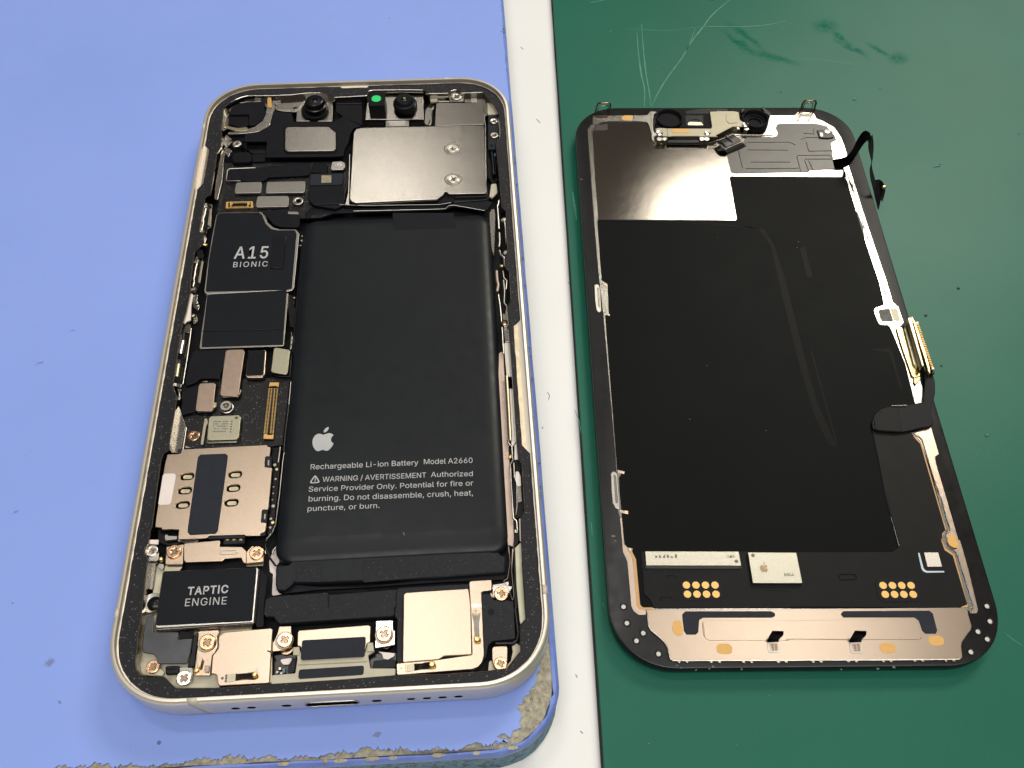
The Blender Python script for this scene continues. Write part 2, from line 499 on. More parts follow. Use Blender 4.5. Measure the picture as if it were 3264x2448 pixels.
# ---------------------------------------------------------------- lettering (outlines of a plain grotesque)
GLYPHS = {
 ' ': [188,[]],
 '!': [196,[[67,160,63,509,132,509,128,160],[98,-4,86,-3,75,1,66,9,58,18,54,29,52,41,54,53,58,64,66,73,75,80,86,85,98,86,110,85,121,80,130,73,138,64,142,53,143,41,142,29,138,18,130,9,121,1,110,-3]]],
 ',': [188,[[38,-119,68,71,137,71,84,-119]]],
 '-': [453,[[337,244,337,188,114,188,114,244]]],
 '.': [188,[[95,-4,83,-3,73,1,63,9,55,18,51,29,50,41,51,53,55,64,63,73,73,81,83,85,95,87,107,85,118,81,128,73,135,64,140,53,141,41,140,29,135,18,128,9,118,1,107,-3]]],
 '/': [249,[[235,533,71,-76,14,-76,178,533]]],
 '0': [453,[[227,-7,191,-3,158,7,130,24,105,48,85,77,69,113,57,155,50,202,48,254,50,306,57,353,69,395,85,431,106,461,130,484,159,502,191,512,227,516,262,512,295,502,323,484,348,461,368,431,384,395,396,353,403,306,405,254,403,202,396,155,384,113,368,77,348,48,323,24,295,7,263,-3],[227,50,250,52,271,60,290,74,306,92,320,116,330,144,338,176,342,213,344,254,342,295,338,332,330,365,320,393,306,416,290,435,271,449,250,457,227,460,203,457,182,449,163,435,147,416,134,393,123,365,115,332,111,295,109,254,111,213,115,176,123,144,134,116,147,92,163,74,182,60,203,52]]],
 '1': [453,[[76,0,76,55,391,55,391,0],[276,509,276,0,212,0,212,448,209,448,86,358,86,427,198,509]]],
 '2': [453,[[64,0,64,47,234,229,282,282,311,327,320,371,319,389,315,405,308,419,298,431,287,441,273,449,224,460,205,458,188,454,172,447,159,438,148,427,139,413,132,398,128,381,127,362,66,362,68,391,75,418,86,442,102,464,121,482,143,496,168,507,196,513,225,516,254,513,281,507,306,497,328,482,346,465,361,445,372,423,379,398,381,372,371,318,336,259,267,180,153,60,153,57,389,57,389,0]]],
 '4': [453,[[40,105,40,158,247,509,311,509,109,166,109,163,413,163,413,105],[282,0,282,121,282,146,282,318,343,318,343,0]]],
 '5': [453,[[221,-7,192,-5,165,1,140,11,118,25,99,41,83,60,71,82,63,105,60,130,122,130,125,115,130,102,138,89,173,60,221,50,241,51,259,56,276,64,291,75,304,89,314,104,322,122,326,141,328,162,326,183,321,203,314,221,303,237,290,251,275,262,257,270,238,275,218,277,167,268,128,246,67,253,96,509,366,509,366,452,151,452,134,301,136,301,178,325,229,334,252,332,274,328,294,321,313,311,330,299,345,285,358,269,370,251,379,231,386,210,390,187,391,163,388,132,381,102,369,76,352,52,332,32,309,15,282,3,253,-4]]],
 '6': [453,[[226,-7,196,-4,168,3,142,15,119,31,100,51,84,74,73,101,66,130,64,162,65,187,71,212,80,239,137,340,252,509,322,509,151,261,145,261,165,288,196,307,235,314,265,312,291,305,316,295,337,280,355,262,370,240,380,215,387,187,389,157,387,127,379,98,368,73,352,50,333,30,310,14,284,3,257,-4],[226,48,245,50,263,55,279,63,293,73,304,86,314,101,322,119,326,137,327,157,326,178,322,196,314,213,304,228,293,241,279,251,263,259,245,264,226,265,207,264,190,259,174,252,160,241,148,229,138,214,131,197,126,179,125,158,126,138,131,119,138,102,148,86,160,73,174,63,190,55,207,50]]],
 '7': [453,[[97,0,323,448,323,452,62,452,62,509,391,509,391,449,165,0]]],
 'A': [480,[[16,0,201,509,276,509,463,0,395,0,287,302,264,372,232,478,245,478,213,371,191,302,85,0],[110,142,110,199,370,199,370,142]]],
 'B': [456,[[60,0,60,509,241,509,274,507,304,501,329,491,350,477,367,461,381,442,390,421,396,398,398,374,397,353,393,336,387,320,356,286,315,267,315,262,331,260,347,254,363,245,378,234,391,220,402,203,411,184,416,161,418,136,416,111,410,88,400,67,386,48,368,31,344,18,317,8,284,2,247,0],[125,57,245,57,281,60,309,67,330,80,344,96,353,115,355,137,354,153,350,169,342,184,333,197,320,209,306,218,289,225,269,229,248,231,125,231],[125,285,238,285,288,296,302,304,314,314,323,326,330,340,335,355,336,372,333,393,326,412,313,429,294,442,270,449,240,452,125,452]]],
 'C': [510,[[267,-7,225,-3,186,7,150,25,119,49,92,79,70,115,53,157,44,203,40,254,44,305,53,352,70,393,92,429,119,459,150,484,186,501,225,512,267,516,340,504,362,496,383,485,402,471,419,456,435,438,448,418,459,397,467,373,473,348,408,348,389,395,357,428,315,449,267,456,237,453,209,445,184,432,161,414,141,391,125,364,113,332,106,295,103,254,106,213,113,177,125,145,141,117,161,94,184,76,210,63,237,56,267,53,315,60,357,81,389,114,408,160,473,160,467,135,459,112,448,91,435,71,420,53,402,38,383,24,363,13,341,5,317,-2,293,-6]]],
 'D': [502,[[219,0,96,0,96,57,215,57,254,60,288,68,318,81,343,99,363,122,379,149,390,181,397,216,399,255,397,294,390,329,379,361,364,388,344,410,320,428,291,441,258,449,221,452,93,452,93,509,225,509,273,505,315,495,353,478,385,455,412,426,433,391,449,351,458,306,462,255,458,205,449,159,433,119,411,83,384,54,351,31,312,14,268,3],[125,509,125,0,60,0,60,509]]],
 'E': [419,[[60,0,60,509,372,509,372,452,125,452,125,286,355,286,355,229,125,229,125,57,375,57,375,0]]],
 'G': [520,[[269,-7,225,-3,185,7,149,25,118,49,91,79,69,116,53,157,43,203,40,254,43,305,53,352,69,393,91,429,117,459,149,484,184,501,223,512,265,516,291,514,316,510,340,504,363,494,384,483,403,469,421,453,436,436,449,416,460,395,468,373,474,349,408,349,387,393,356,427,315,448,265,456,236,453,209,445,183,432,160,414,141,392,125,364,113,332,106,295,103,254,106,213,113,177,125,145,141,117,161,95,184,76,210,63,238,56,269,53,296,55,322,61,345,71,365,85,382,102,396,123,407,147,413,173,415,202,434,199,283,199,283,256,478,256,478,200,475,160,466,124,451,91,431,62,406,38,377,19,344,5,308,-4]]],
 'I': [300,[[31,0,31,57,118,57,118,452,31,452,31,509,269,509,269,452,183,452,183,57,269,57,269,0]]],
 'K': [467,[[104,145,104,216,139,261,174,303,212,344,364,509,448,509,231,276,228,276],[60,0,60,509,125,509,125,334,124,225,125,193,125,0],[372,0,188,259,228,309,449,0]]],
 'L': [393,[[60,0,60,509,125,509,125,57,361,57,361,0]]],
 'M': [628,[[60,0,60,509,152,509,277,187,287,159,299,123,311,84,322,49,307,49,318,83,330,121,342,158,352,187,476,509,568,509,568,0,504,0,504,291,504,327,505,369,506,413,507,457,513,457,498,409,482,363,467,322,456,291,342,0,286,0,170,291,159,321,145,361,129,408,112,457,119,457,120,416,121,372,122,328,122,291,122,0]]],
 'N': [523,[[60,0,60,509,136,509,343,183,363,151,388,107,414,55,405,54,401,108,399,157,399,195,399,509,463,509,463,0,387,0,202,290,177,331,148,381,108,452,119,454,122,384,124,328,125,291,125,0]]],
 'O': [533,[[267,-7,225,-3,186,7,150,25,119,49,92,79,70,115,53,157,44,203,40,254,44,305,53,352,70,393,92,429,119,459,150,484,186,501,225,512,267,516,309,512,348,501,384,484,415,459,442,429,464,393,480,352,490,305,493,254,490,203,480,157,464,115,442,79,415,49,384,25,348,7,309,-3],[267,53,296,55,324,63,349,76,372,94,392,116,408,144,420,176,428,213,430,254,428,295,420,332,408,365,392,392,372,415,349,433,324,446,296,453,267,456,237,453,210,445,184,433,161,415,142,392,125,364,113,332,106,295,103,254,106,213,113,176,125,144,142,117,161,94,184,76,210,63,237,55]]],
 'P': [445,[[60,0,60,509,235,509,272,506,305,499,332,487,356,471,375,452,390,430,400,404,407,377,409,348,407,318,400,291,390,265,375,243,356,223,332,207,305,195,272,188,235,186,109,186,109,242,233,242,257,244,279,248,297,256,312,266,324,279,333,294,339,310,343,328,344,348,343,367,339,385,333,402,324,416,312,428,297,439,279,446,257,451,232,452,125,452,125,0]]],
 'R': [449,[[60,0,60,509,236,509,273,506,305,500,333,489,356,473,376,455,390,433,401,408,407,381,409,352,407,323,401,296,390,271,376,250,356,232,333,217,305,206,273,200,236,198,96,198,96,255,234,255,258,256,280,260,298,267,313,276,325,287,334,300,340,316,344,333,345,352,344,371,340,389,334,405,325,419,313,430,298,440,279,446,258,451,233,452,125,452,125,0],[353,0,230,229,303,229,428,0]]],
 'S': [447,[[224,-9,188,-7,156,-1,128,9,102,23,81,40,64,60,51,83,42,109,38,137,104,137,108,118,114,102,123,88,136,76,150,66,166,59,224,49,246,50,267,54,286,60,303,69,317,79,329,92,338,106,344,122,346,139,344,154,340,168,332,179,296,205,245,222,184,239,145,253,112,269,86,289,67,313,56,341,52,372,54,400,62,425,75,448,92,468,113,484,138,498,165,508,195,514,227,516,259,514,289,508,316,498,340,484,360,468,377,449,390,427,398,403,401,378,337,378,332,402,320,421,302,437,280,449,254,456,225,459,204,457,185,454,167,448,152,440,139,430,129,418,121,405,117,391,115,376,117,359,122,345,131,334,169,308,212,293,264,279,312,264,359,238,395,198,402,180,407,161,408,139,406,112,399,87,386,64,370,43,349,25,323,11,294,0,261,-7]]],
 'T': [449,[[32,452,32,509,417,509,417,452,257,452,257,0,193,0,193,452]]],
 'V': [480,[[204,0,16,509,84,509,192,206,215,137,248,31,235,31,267,138,290,206,395,509,463,509,278,0]]],
 'W': [686,[[155,0,16,509,82,509,163,196,175,145,187,94,197,40,189,40,200,94,211,145,224,196,306,509,380,509,462,196,474,145,486,94,497,40,488,40,499,94,510,145,523,196,603,509,670,509,530,0,455,0,368,323,351,391,336,475,350,475,335,395,318,323,230,0]]],
 'a': [389,[[160,-9,137,-7,115,-3,94,5,76,15,60,29,48,45,38,63,32,84,30,108,32,128,36,146,43,161,53,174,64,184,78,193,125,211,178,220,234,227,265,235,271,240,274,246,276,255,276,257,267,297,240,322,196,331,149,322,118,301,100,274,41,291,51,313,64,331,79,346,95,358,114,368,133,375,194,384,239,379,286,360,300,350,312,336,322,320,330,301,335,278,337,251,337,0,277,0,277,52,272,52,252,25,215,1],[170,45,192,47,211,51,228,59,242,68,254,80,263,93,270,108,274,122,276,138,276,190,259,182,231,176,200,171,175,168,134,159,103,139,97,130,93,118,92,105,102,72,130,52]]],
 'b': [424,[[229,-8,208,-7,189,-3,172,4,138,31,118,59,112,59,112,0,53,0,53,509,114,509,114,319,118,319,137,346,171,373,188,379,207,383,229,384,259,382,287,374,313,361,335,342,354,320,370,293,381,261,388,227,390,189,388,151,381,116,370,84,355,57,336,34,313,16,288,3,260,-6],[220,47,242,49,262,55,279,66,294,80,306,97,316,117,323,139,327,163,328,189,327,215,323,239,316,261,307,281,295,298,280,311,262,322,243,328,220,330,198,328,178,322,161,312,147,299,134,282,125,263,118,241,114,216,113,189,114,162,118,138,125,115,135,95,147,78,162,65,179,55,198,49]]],
 'c': [396,[[207,-8,174,-5,144,3,117,16,93,35,72,58,56,85,44,116,37,150,34,187,37,225,44,260,56,291,72,318,93,341,117,360,144,374,174,382,207,384,260,377,305,356,340,322,362,277,303,262,290,289,270,311,242,325,207,330,184,328,163,321,145,310,130,296,118,278,108,258,102,236,98,212,96,187,98,163,102,139,108,117,118,97,130,80,145,66,163,55,184,49,207,46,243,52,271,66,292,89,304,117,363,102,341,56,306,21,261,-1]]],
 'd': [424,[[195,-8,165,-6,137,3,111,16,89,34,70,57,55,84,43,116,36,151,34,189,36,227,43,261,55,293,70,320,89,342,112,361,137,374,165,382,196,384,218,383,237,379,253,373,287,346,306,319,311,319,311,509,372,509,372,0,313,0,313,59,307,59,287,31,252,4,236,-3,217,-7],[205,47,226,49,246,55,263,65,278,78,290,95,299,115,306,138,310,162,312,189,310,216,306,241,300,263,290,282,278,299,263,312,246,322,227,328,205,330,182,328,162,322,145,311,130,298,118,281,108,261,102,239,98,215,96,189,98,163,102,139,109,117,118,97,130,80,145,66,162,55,182,49]]],
 'e': [404,[[212,-8,177,-5,145,3,117,16,92,35,72,58,56,85,44,116,37,150,34,187,36,224,44,258,55,290,71,317,91,340,115,359,142,373,172,382,205,384,266,374,285,366,303,355,319,341,334,324,347,305,357,282,365,256,370,227,371,194,371,169,75,169,75,221,338,221,310,202,308,226,304,248,298,269,288,286,277,301,263,314,246,323,227,328,205,330,183,328,164,323,146,313,131,301,119,286,109,270,102,251,97,231,96,211,96,178,98,151,102,127,110,106,121,88,135,73,151,61,169,53,190,48,212,46,254,53,285,73,306,105,365,91,358,72,348,55,335,39,320,26,302,14,283,4,261,-3,237,-7]]],
 'f': [254,[[228,379,228,327,6,327,6,379],[81,0,81,432,82,452,87,470,96,486,107,499,120,510,135,519,187,530,222,527,243,521,227,468,215,472,195,474,178,472,164,468,154,460,147,449,143,435,142,419,142,0]]],
 'g': [425,[[207,-151,180,-149,156,-146,134,-140,82,-110,51,-69,101,-41,122,-66,154,-88,207,-97,236,-95,261,-87,282,-75,298,-58,308,-34,311,-6,311,68,306,68,287,41,252,16,236,10,217,6,195,5,165,7,138,14,113,27,90,43,71,65,55,90,43,120,36,154,34,191,36,229,43,263,55,293,71,320,90,342,112,361,138,374,166,382,196,384,218,383,237,379,253,373,288,346,308,319,313,319,313,379,372,379,372,-9,370,-40,363,-67,350,-90,334,-109,314,-124,291,-136,265,-144,237,-149],[205,59,227,61,246,66,264,75,278,87,290,103,300,121,307,142,311,166,312,193,311,219,307,242,300,264,291,283,279,299,264,312,247,322,227,328,205,330,182,328,163,322,145,312,130,298,118,282,109,262,102,241,98,218,96,193,98,167,102,144,109,123,118,104,131,88,145,76,163,66,183,61]]],
 'h': [410,[[114,227,114,0,53,0,53,509,114,509,114,287,102,287,116,319,132,344,152,362,175,374,200,382,227,384,252,383,275,377,295,369,313,356,328,340,341,321,350,298,355,271,357,240,357,0,296,0,296,235,293,263,286,286,273,304,256,318,235,326,210,329,192,328,176,324,161,317,147,308,136,297,126,283,119,266,115,248]]],
 'i': [167,[[53,0,53,379,114,379,114,0],[84,443,73,444,63,448,54,455,47,463,43,472,41,483,43,494,47,504,54,512,63,518,73,522,84,524,95,522,105,518,114,512,121,504,125,494,126,483,125,472,121,463,114,455,105,448,95,444]]],
 'l': [189,[[139,-2,112,0,91,8,74,20,62,37,55,59,53,84,53,509,114,509,114,99,120,62,126,57,135,53,146,52,160,53,170,54,181,3,162,-1]]],
 'm': [610,[[53,0,53,379,112,379,112,295,108,295,114,314,122,331,132,346,172,376,219,386,245,383,268,375,287,361,303,342,314,320,321,295,312,295,318,312,326,329,337,343,381,375,437,386,458,385,478,380,497,372,514,361,529,346,541,328,550,307,555,283,557,255,557,0,496,0,496,254,493,279,485,298,473,313,456,323,438,329,419,330,402,329,387,326,374,320,345,290,335,247,335,0,274,0,274,260,272,280,265,297,253,311,238,322,220,328,199,330,158,320,145,312,135,302,126,289,119,274,115,257,114,238,114,0]]],
 'n': [410,[[114,227,114,0,53,0,53,379,112,379,112,287,102,287,116,319,132,344,152,362,175,374,200,382,227,384,252,383,275,377,295,369,313,356,328,340,341,321,350,298,355,271,357,240,357,0,296,0,296,235,293,263,286,286,273,304,256,318,235,326,210,329,192,328,176,324,161,317,147,308,136,297,126,283,119,266,115,248]]],
 'o': [415,[[207,-8,174,-5,144,3,117,16,93,35,72,58,56,85,44,116,37,150,34,187,37,225,44,260,56,291,72,318,93,341,117,360,144,374,174,382,207,384,241,382,271,374,299,360,323,341,343,318,359,291,371,260,379,225,381,187,379,150,371,116,359,85,343,58,323,35,299,16,271,3,241,-5],[207,46,231,49,252,55,270,66,285,80,298,97,307,117,314,139,318,163,319,187,318,212,314,236,307,258,298,278,285,296,270,310,252,321,231,328,207,330,184,328,163,321,145,310,130,296,118,278,108,258,102,236,98,212,96,187,98,163,102,139,108,117,118,97,130,80,145,66,163,55,184,49]]],
 'p': [424,[[53,-143,53,379,112,379,112,319,118,319,137,346,171,373,188,379,207,383,229,384,259,382,287,374,313,361,335,342,354,320,370,293,381,261,388,227,390,189,388,151,381,116,370,84,355,57,336,34,313,16,288,3,260,-6,229,-8,208,-7,189,-3,173,4,138,31,118,59,114,59,114,-143],[220,47,242,49,262,55,279,66,294,80,306,97,316,117,323,139,327,163,328,189,327,215,323,239,316,261,307,281,295,298,280,311,262,322,243,328,220,330,198,328,178,322,161,312,147,299,134,282,125,263,118,241,114,216,113,189,114,162,118,138,125,115,135,95,147,78,162,65,179,55,198,49]]],
 'r': [259,[[53,0,53,379,112,379,112,321,115,321,124,339,137,354,152,367,171,377,191,383,213,385,229,384,243,384,243,322,230,324,207,326,190,324,174,321,159,315,146,306,135,296,126,284,119,269,115,254,114,237,114,0]]],
 's': [365,[[182,-8,157,-7,133,-3,112,3,93,12,76,24,62,38,50,54,41,73,36,94,94,107,101,87,111,72,124,60,141,52,160,47,181,45,206,47,227,53,244,62,258,74,265,88,268,103,266,115,262,126,254,136,243,144,229,150,212,155,149,170,118,180,92,192,72,208,58,227,50,249,47,274,49,295,55,314,65,332,79,347,95,360,115,370,137,378,161,383,187,384,212,383,234,379,254,372,271,363,286,352,299,339,324,290,268,277,262,291,254,304,243,316,228,325,210,331,187,333,166,331,147,326,131,317,119,305,111,292,109,277,110,264,115,253,124,243,172,223,229,209,261,200,287,187,306,171,320,153,328,131,331,107,329,85,323,65,312,47,298,31,281,18,260,6,236,-2,210,-7]]],
 't': [227,[[204,379,204,327,6,327,6,379],[65,471,126,471,126,98,127,83,130,70,136,61,144,55,156,51,170,50,185,51,202,54,213,2,192,-3,168,-4,138,-1,113,7,92,21,77,41,68,64,65,93]]],
 'u': [410,[[182,-5,158,-3,135,2,115,11,97,23,82,39,69,59,60,82,54,109,53,139,53,379,114,379,114,144,116,117,124,94,137,75,154,61,175,53,200,50,218,51,234,55,249,62,263,71,274,83,283,97,290,113,295,132,296,153,296,379,357,379,357,0,298,0,298,92,307,92,294,60,277,35,257,17,234,5,209,-3]]],
 'v': [389,[[163,0,17,379,84,379,165,155,187,87,206,21,184,21,203,87,224,155,305,379,371,379,226,0]]],
 'y': [389,[[47,-139,61,-86,71,-87,104,-89,130,-74,151,-36,163,-1,17,379,84,379,165,155,187,87,206,21,184,21,202,87,224,155,305,379,371,379,204,-58,177,-107,139,-136,91,-145,65,-143]]],
 'z': [380,[[42,0,42,46,254,320,254,323,48,323,48,379,333,379,333,331,126,60,126,56,339,56,339,0]]],
}
GLYPHS['I'] = [190, [[60, 0, 60, 520, 125, 520, 125, 0]]]

def signed(c):
    n = len(c) // 2
    return sum(c[2 * i] * c[(2 * i + 3) % (2 * n)] - c[(2 * i + 2) % (2 * n)] * c[2 * i + 1] for i in range(n))

def text_mesh(body, x, y, z, width, height, bold=0.0, ang=0.0, track=0.0, t=.02, cap=.52):
    """lettering whose line starts at x, y and is 'width' long, with capitals 'height' tall"""
    adv = 0.0
    layers = [[], []]
    for ch in body:
        a, cs = GLYPHS[ch]
        outers = [c for c in cs if signed(c) < 0]
        holes = [c for c in cs if signed(c) >= 0]
        # overlapping strokes of one letter go to a second layer a hair higher
        layers[0] += [(adv, c) for c in outers[:1] + holes]
        layers[1] += [(adv, c) for c in outers[1:]]
        adv += a / 1000 + track
    adv -= track
    sx, sy = width / adv, height / cap
    bm = bmesh.new()
    for k, items in enumerate(layers):
        if not items:
            continue
        cu = bpy.data.curves.new('tmp', 'CURVE')
        cu.dimensions = '2D'
        cu.fill_mode = 'BOTH'
        cu.extrude = t / 2
        cu.offset = bold
        for off, c in items:
            sp = cu.splines.new('POLY')
            n = len(c) // 2
            sp.points.add(n - 1)
            for q in range(n):
                sp.points[q].co = ((off + c[2 * q] / 1000) * sx, c[2 * q + 1] / 1000 * sy, k * .006, 1)
            sp.use_cyclic_u = True
        o = bpy.data.objects.new('tmp', cu)
        me = bpy.data.meshes.new_from_object(o)
        me.transform(Matrix.Translation((0, 0, k * .006)))
        bm.from_mesh(me)
        bpy.data.objects.remove(o)
        bpy.data.curves.remove(cu)
        bpy.data.meshes.remove(me)
    me = bpy.data.meshes.new('lettering')
    bm.to_mesh(me)
    bm.free()
    me.transform(Matrix.Translation((x, y, z)) @ Matrix.Rotation(ang, 4, 'Z'))
    return me

def lettering(name, mat, view, body, p0, p1, cap_px, z, par, bold=0.0, track=0.0):
    """p0, p1: readings at the two ends of the baseline; cap_px: reading of a capital's top above p0"""
    a, b = at(view, *p0, z), at(view, *p1, z)
    c = at(view, *cap_px, z)
    ang = math.atan2(b.y - a.y, b.x - a.x)
    me = text_mesh(body, a.x, a.y, z, (b - a).length, abs(c.y - a.y), bold, ang, track)
    return link(name, me, mat, par)

def fruit_outline(cx, cy, h, ang=0.0):
    """bitten fruit mark and its leaf, h tall over all"""
    body = [(0, .30), (.10, .335), (.22, .37), (.33, .33), (.395, .26), (.335, .20), (.30, .11), (.305, .02), (.35, -.06),
            (.415, -.10), (.37, -.22), (.29, -.34), (.21, -.415), (.13, -.42), (.06, -.385), (0, -.375), (-.06, -.385), (-.13, -.42),
            (-.21, -.415), (-.30, -.33), (-.38, -.18), (-.41, -.02), (-.40, .14), (-.33, .28), (-.22, .36), (-.11, .345)]
    leaf = [(0, .40), (.01, .50), (.06, .58), (.13, .635), (.19, .65), (.185, .55), (.14, .47), (.07, .41)]
    out = []
    for pl in (body, leaf):
        out.append([(cx + h / 1.07 * (x * math.cos(ang) - (y - .115) * math.sin(ang)), cy + h / 1.07 * (x * math.sin(ang) + (y - .115) * math.cos(ang))) for x, y in pl])
    return out

_screw = {}
def screw(par, view, x, y, r, z, mat='screw', label=None):
    c = at(view, x, y, z)
    key = (round(r, 2), mat)
    if key not in _screw:
        w, l = r * .15, r * .50
        cross = [(w, l), (w, w), (l, w), (l, -w), (w, -w), (w, -l), (-w, -l), (-w, -w), (-l, -w), (-l, w), (-w, w), (-w, l)]
        me = prism_mesh([circle((0, 0), r, 28), cross], 0, .45, .12, 2)
        me.materials.append(M[mat])
        for p in me.polygons:
            p.use_smooth = True
        me.set_sharp_from_angle(angle=math.radians(40))
        rc = prism_mesh([circle((0, 0), l * 1.15, 12)], -.16, .1, 0)
        rc.materials.append(M['recess'])
        _screw[key] = (me, rc)
    me, rc = _screw[key]
    o = bpy.data.objects.new('screw', me)
    COL.objects.link(o)
    o.parent = par
    o.location = c - origin_of(par)
    o.rotation_euler = (0, 0, random.uniform(0, 1.5))
    q = bpy.data.objects.new('cross_recess', rc)
    COL.objects.link(q)
    q.parent = o
    return o

def thing(name, label, cat, loc, group=None):
    o = bpy.data.objects.new(name, None)
    COL.objects.link(o)
    o.empty_display_size = 5
    o.location = loc
    o['label'] = label
    o['category'] = cat
    if group:
        o['group'] = group
    return o

# ================================================================ the bench: table, blue mat, green mat
TABLE_Z, GREEN_Z = -9.6, -7.6

def grid_sheet(name, mat, x0, x1, y0, y1, z, kind=None):
    bm = bmesh.new()
    vs = [bm.verts.new(p) for p in ((x0, y0, z), (x1, y0, z), (x1, y1, z), (x0, y1, z))]
    bm.faces.new(vs)
    me = bpy.data.meshes.new(name)
    bm.to_mesh(me)
    bm.free()
    o = link(name, me, mat, None)
    if kind:
        o['kind'] = kind
    return o

def speck_mask(nt, co, scale, thr, size_noise=True):
    v = nt.nodes.new('ShaderNodeTexVoronoi')
    v.inputs['Scale'].default_value = scale
    nt.links.new(co, v.inputs['Vector'])
    d = v.outputs['Distance']
    # only some cells carry a speck
    s = nt.nodes.new('ShaderNodeSeparateColor')
    nt.links.new(v.outputs['Color'], s.inputs[0])
    on = maths(nt, 'GREATER_THAN', s.outputs[0], thr)
    rad = maths(nt, 'MULTIPLY', s.outputs[1], .05)
    near = maths(nt, 'LESS_THAN', d, rad)
    return maths(nt, 'MULTIPLY', on, near)

def warped(nt, co, scale, amount):
    n = nt.nodes.new('ShaderNodeTexNoise')
    n.inputs['Scale'].default_value = scale
    n.inputs['Detail'].default_value = 4
    nt.links.new(co, n.inputs['Vector'])
    s = nt.nodes.new('ShaderNodeVectorMath')
    s.operation = 'MULTIPLY_ADD'
    nt.links.new(n.outputs['Color'], s.inputs[0])
    s.inputs[1].default_value = (amount, amount, amount)
    a = nt.nodes.new('ShaderNodeVectorMath')
    a.operation = 'SUBTRACT'
    nt.links.new(co, a.inputs[0])
    a.inputs[1].default_value = (amount / 2,) * 3
    nt.links.new(a.outputs[0], s.inputs[2])
    return s.outputs[0]

def mark(nt, co, cx, cy, rx, ry, ang, soft=.5):
    """soft-edged stain of its own shape, 0 outside to 1 inside"""
    mp = nt.nodes.new('ShaderNodeMapping')
    mp.vector_type = 'TEXTURE'
    mp.inputs['Location'].default_value = (cx, cy, 0)
    mp.inputs['Rotation'].default_value = (0, 0, ang)
    mp.inputs['Scale'].default_value = (rx, ry, 1e4)
    nt.links.new(co, mp.inputs['Vector'])
    ln = nt.nodes.new('ShaderNodeVectorMath')
    ln.operation = 'LENGTH'
    nt.links.new(mp.outputs[0], ln.inputs[0])
    mr = nt.nodes.new('ShaderNodeMapRange')
    mr.inputs[1].default_value = 1.0
    mr.inputs[2].default_value = 1.0 - soft
    nt.links.new(ln.outputs['Value'], mr.inputs[0])
    return mr.outputs[0]

def mat_blue():
    m, nt, b = new_mat('periwinkle_silicone')
    co = coords(nt)
    c = mixc(nt, ramp(nt, noise(nt, co, .018, 4), [(.3, 0.0), (.7, 1.0)]), (.222, .328, .765), (.252, .355, .81))
    c = mixc(nt, ramp(nt, noise(nt, co, .25, 4, .7), [(.45, 0.0), (.75, .35)]), c, (.23, .34, .68))
    c = mixc(nt, speck_mask(nt, co, .16, .80), c, (.10, .13, .30))
    c = mixc(nt, maths(nt, 'MULTIPLY', speck_mask(nt, co, .35, .80), .5), c, (.12, .15, .30))
    # grey rubbed stain flecks
    w = warped(nt, co, 1.6, 1.1)
    for x, y, r, q in ((-56.5, -1, .8, .4), (-54, -31, .7, .5), (-43.2, -56.5, .9, .8), (-40.5, -62.5, .35, 1), (6.2, -69.5, .75, .6), (-52, 6, .5, .5)):
        c = mixc(nt, maths(nt, 'MULTIPLY', mark(nt, w, x, y, r, r * q, .4, .5), .65), c, (.13, .14, .20))
    nt.links.new(c, b.inputs['Base Color'])
    b.inputs['Roughness'].default_value = .55
    b.inputs['Specular IOR Level'].default_value = .35
    bn = nt.nodes.new('ShaderNodeBump')
    bn.inputs['Strength'].default_value = .12
    bn.inputs['Distance'].default_value = .05
    nt.links.new(noise(nt, co, 2.2, 3), bn.inputs['Height'])
    nt.links.new(bn.outputs[0], b.inputs['Normal'])
    return m
M['mat_blue'] = mat_blue()
M['mat_lip'] = simple('blue_rubber_lip', (.16, .24, .62), 0, .42, .12, .4, .35, .9, .5, (.8, .68, (.30, .38, .62)))
M['mat_felt'] = simple('beige_torn_backing', (.36, .335, .26), 0, .9, .30, 1.3, 1.0, 1.6, .1, (1.7, .60, (.17, .15, .11)))

def mat_teal():
    m, nt, b = new_mat('teal_scuffed_rubber')
    co = coords(nt)
    n = noise(nt, co, 1.1, 5, .75)
    c = mixc(nt, ramp(nt, n, [(.50, 0.0), (.56, 1.0)]), (.10, .24, .34), (.03, .06, .08))
    c = mixc(nt, ramp(nt, noise(nt, co, .4, 3), [(.5, 0.0), (.7, .6)]), c, (.16, .30, .38))
    nt.links.new(c, b.inputs['Base Color'])
    b.inputs['Roughness'].default_value = .6
    bn = nt.nodes.new('ShaderNodeBump')
    bn.inputs['Strength'].default_value = .8
    bn.inputs['Distance'].default_value = .15
    nt.links.new(n, bn.inputs['Height'])
    nt.links.new(bn.outputs[0], b.inputs['Normal'])
    return m
M['mat_teal'] = mat_teal()

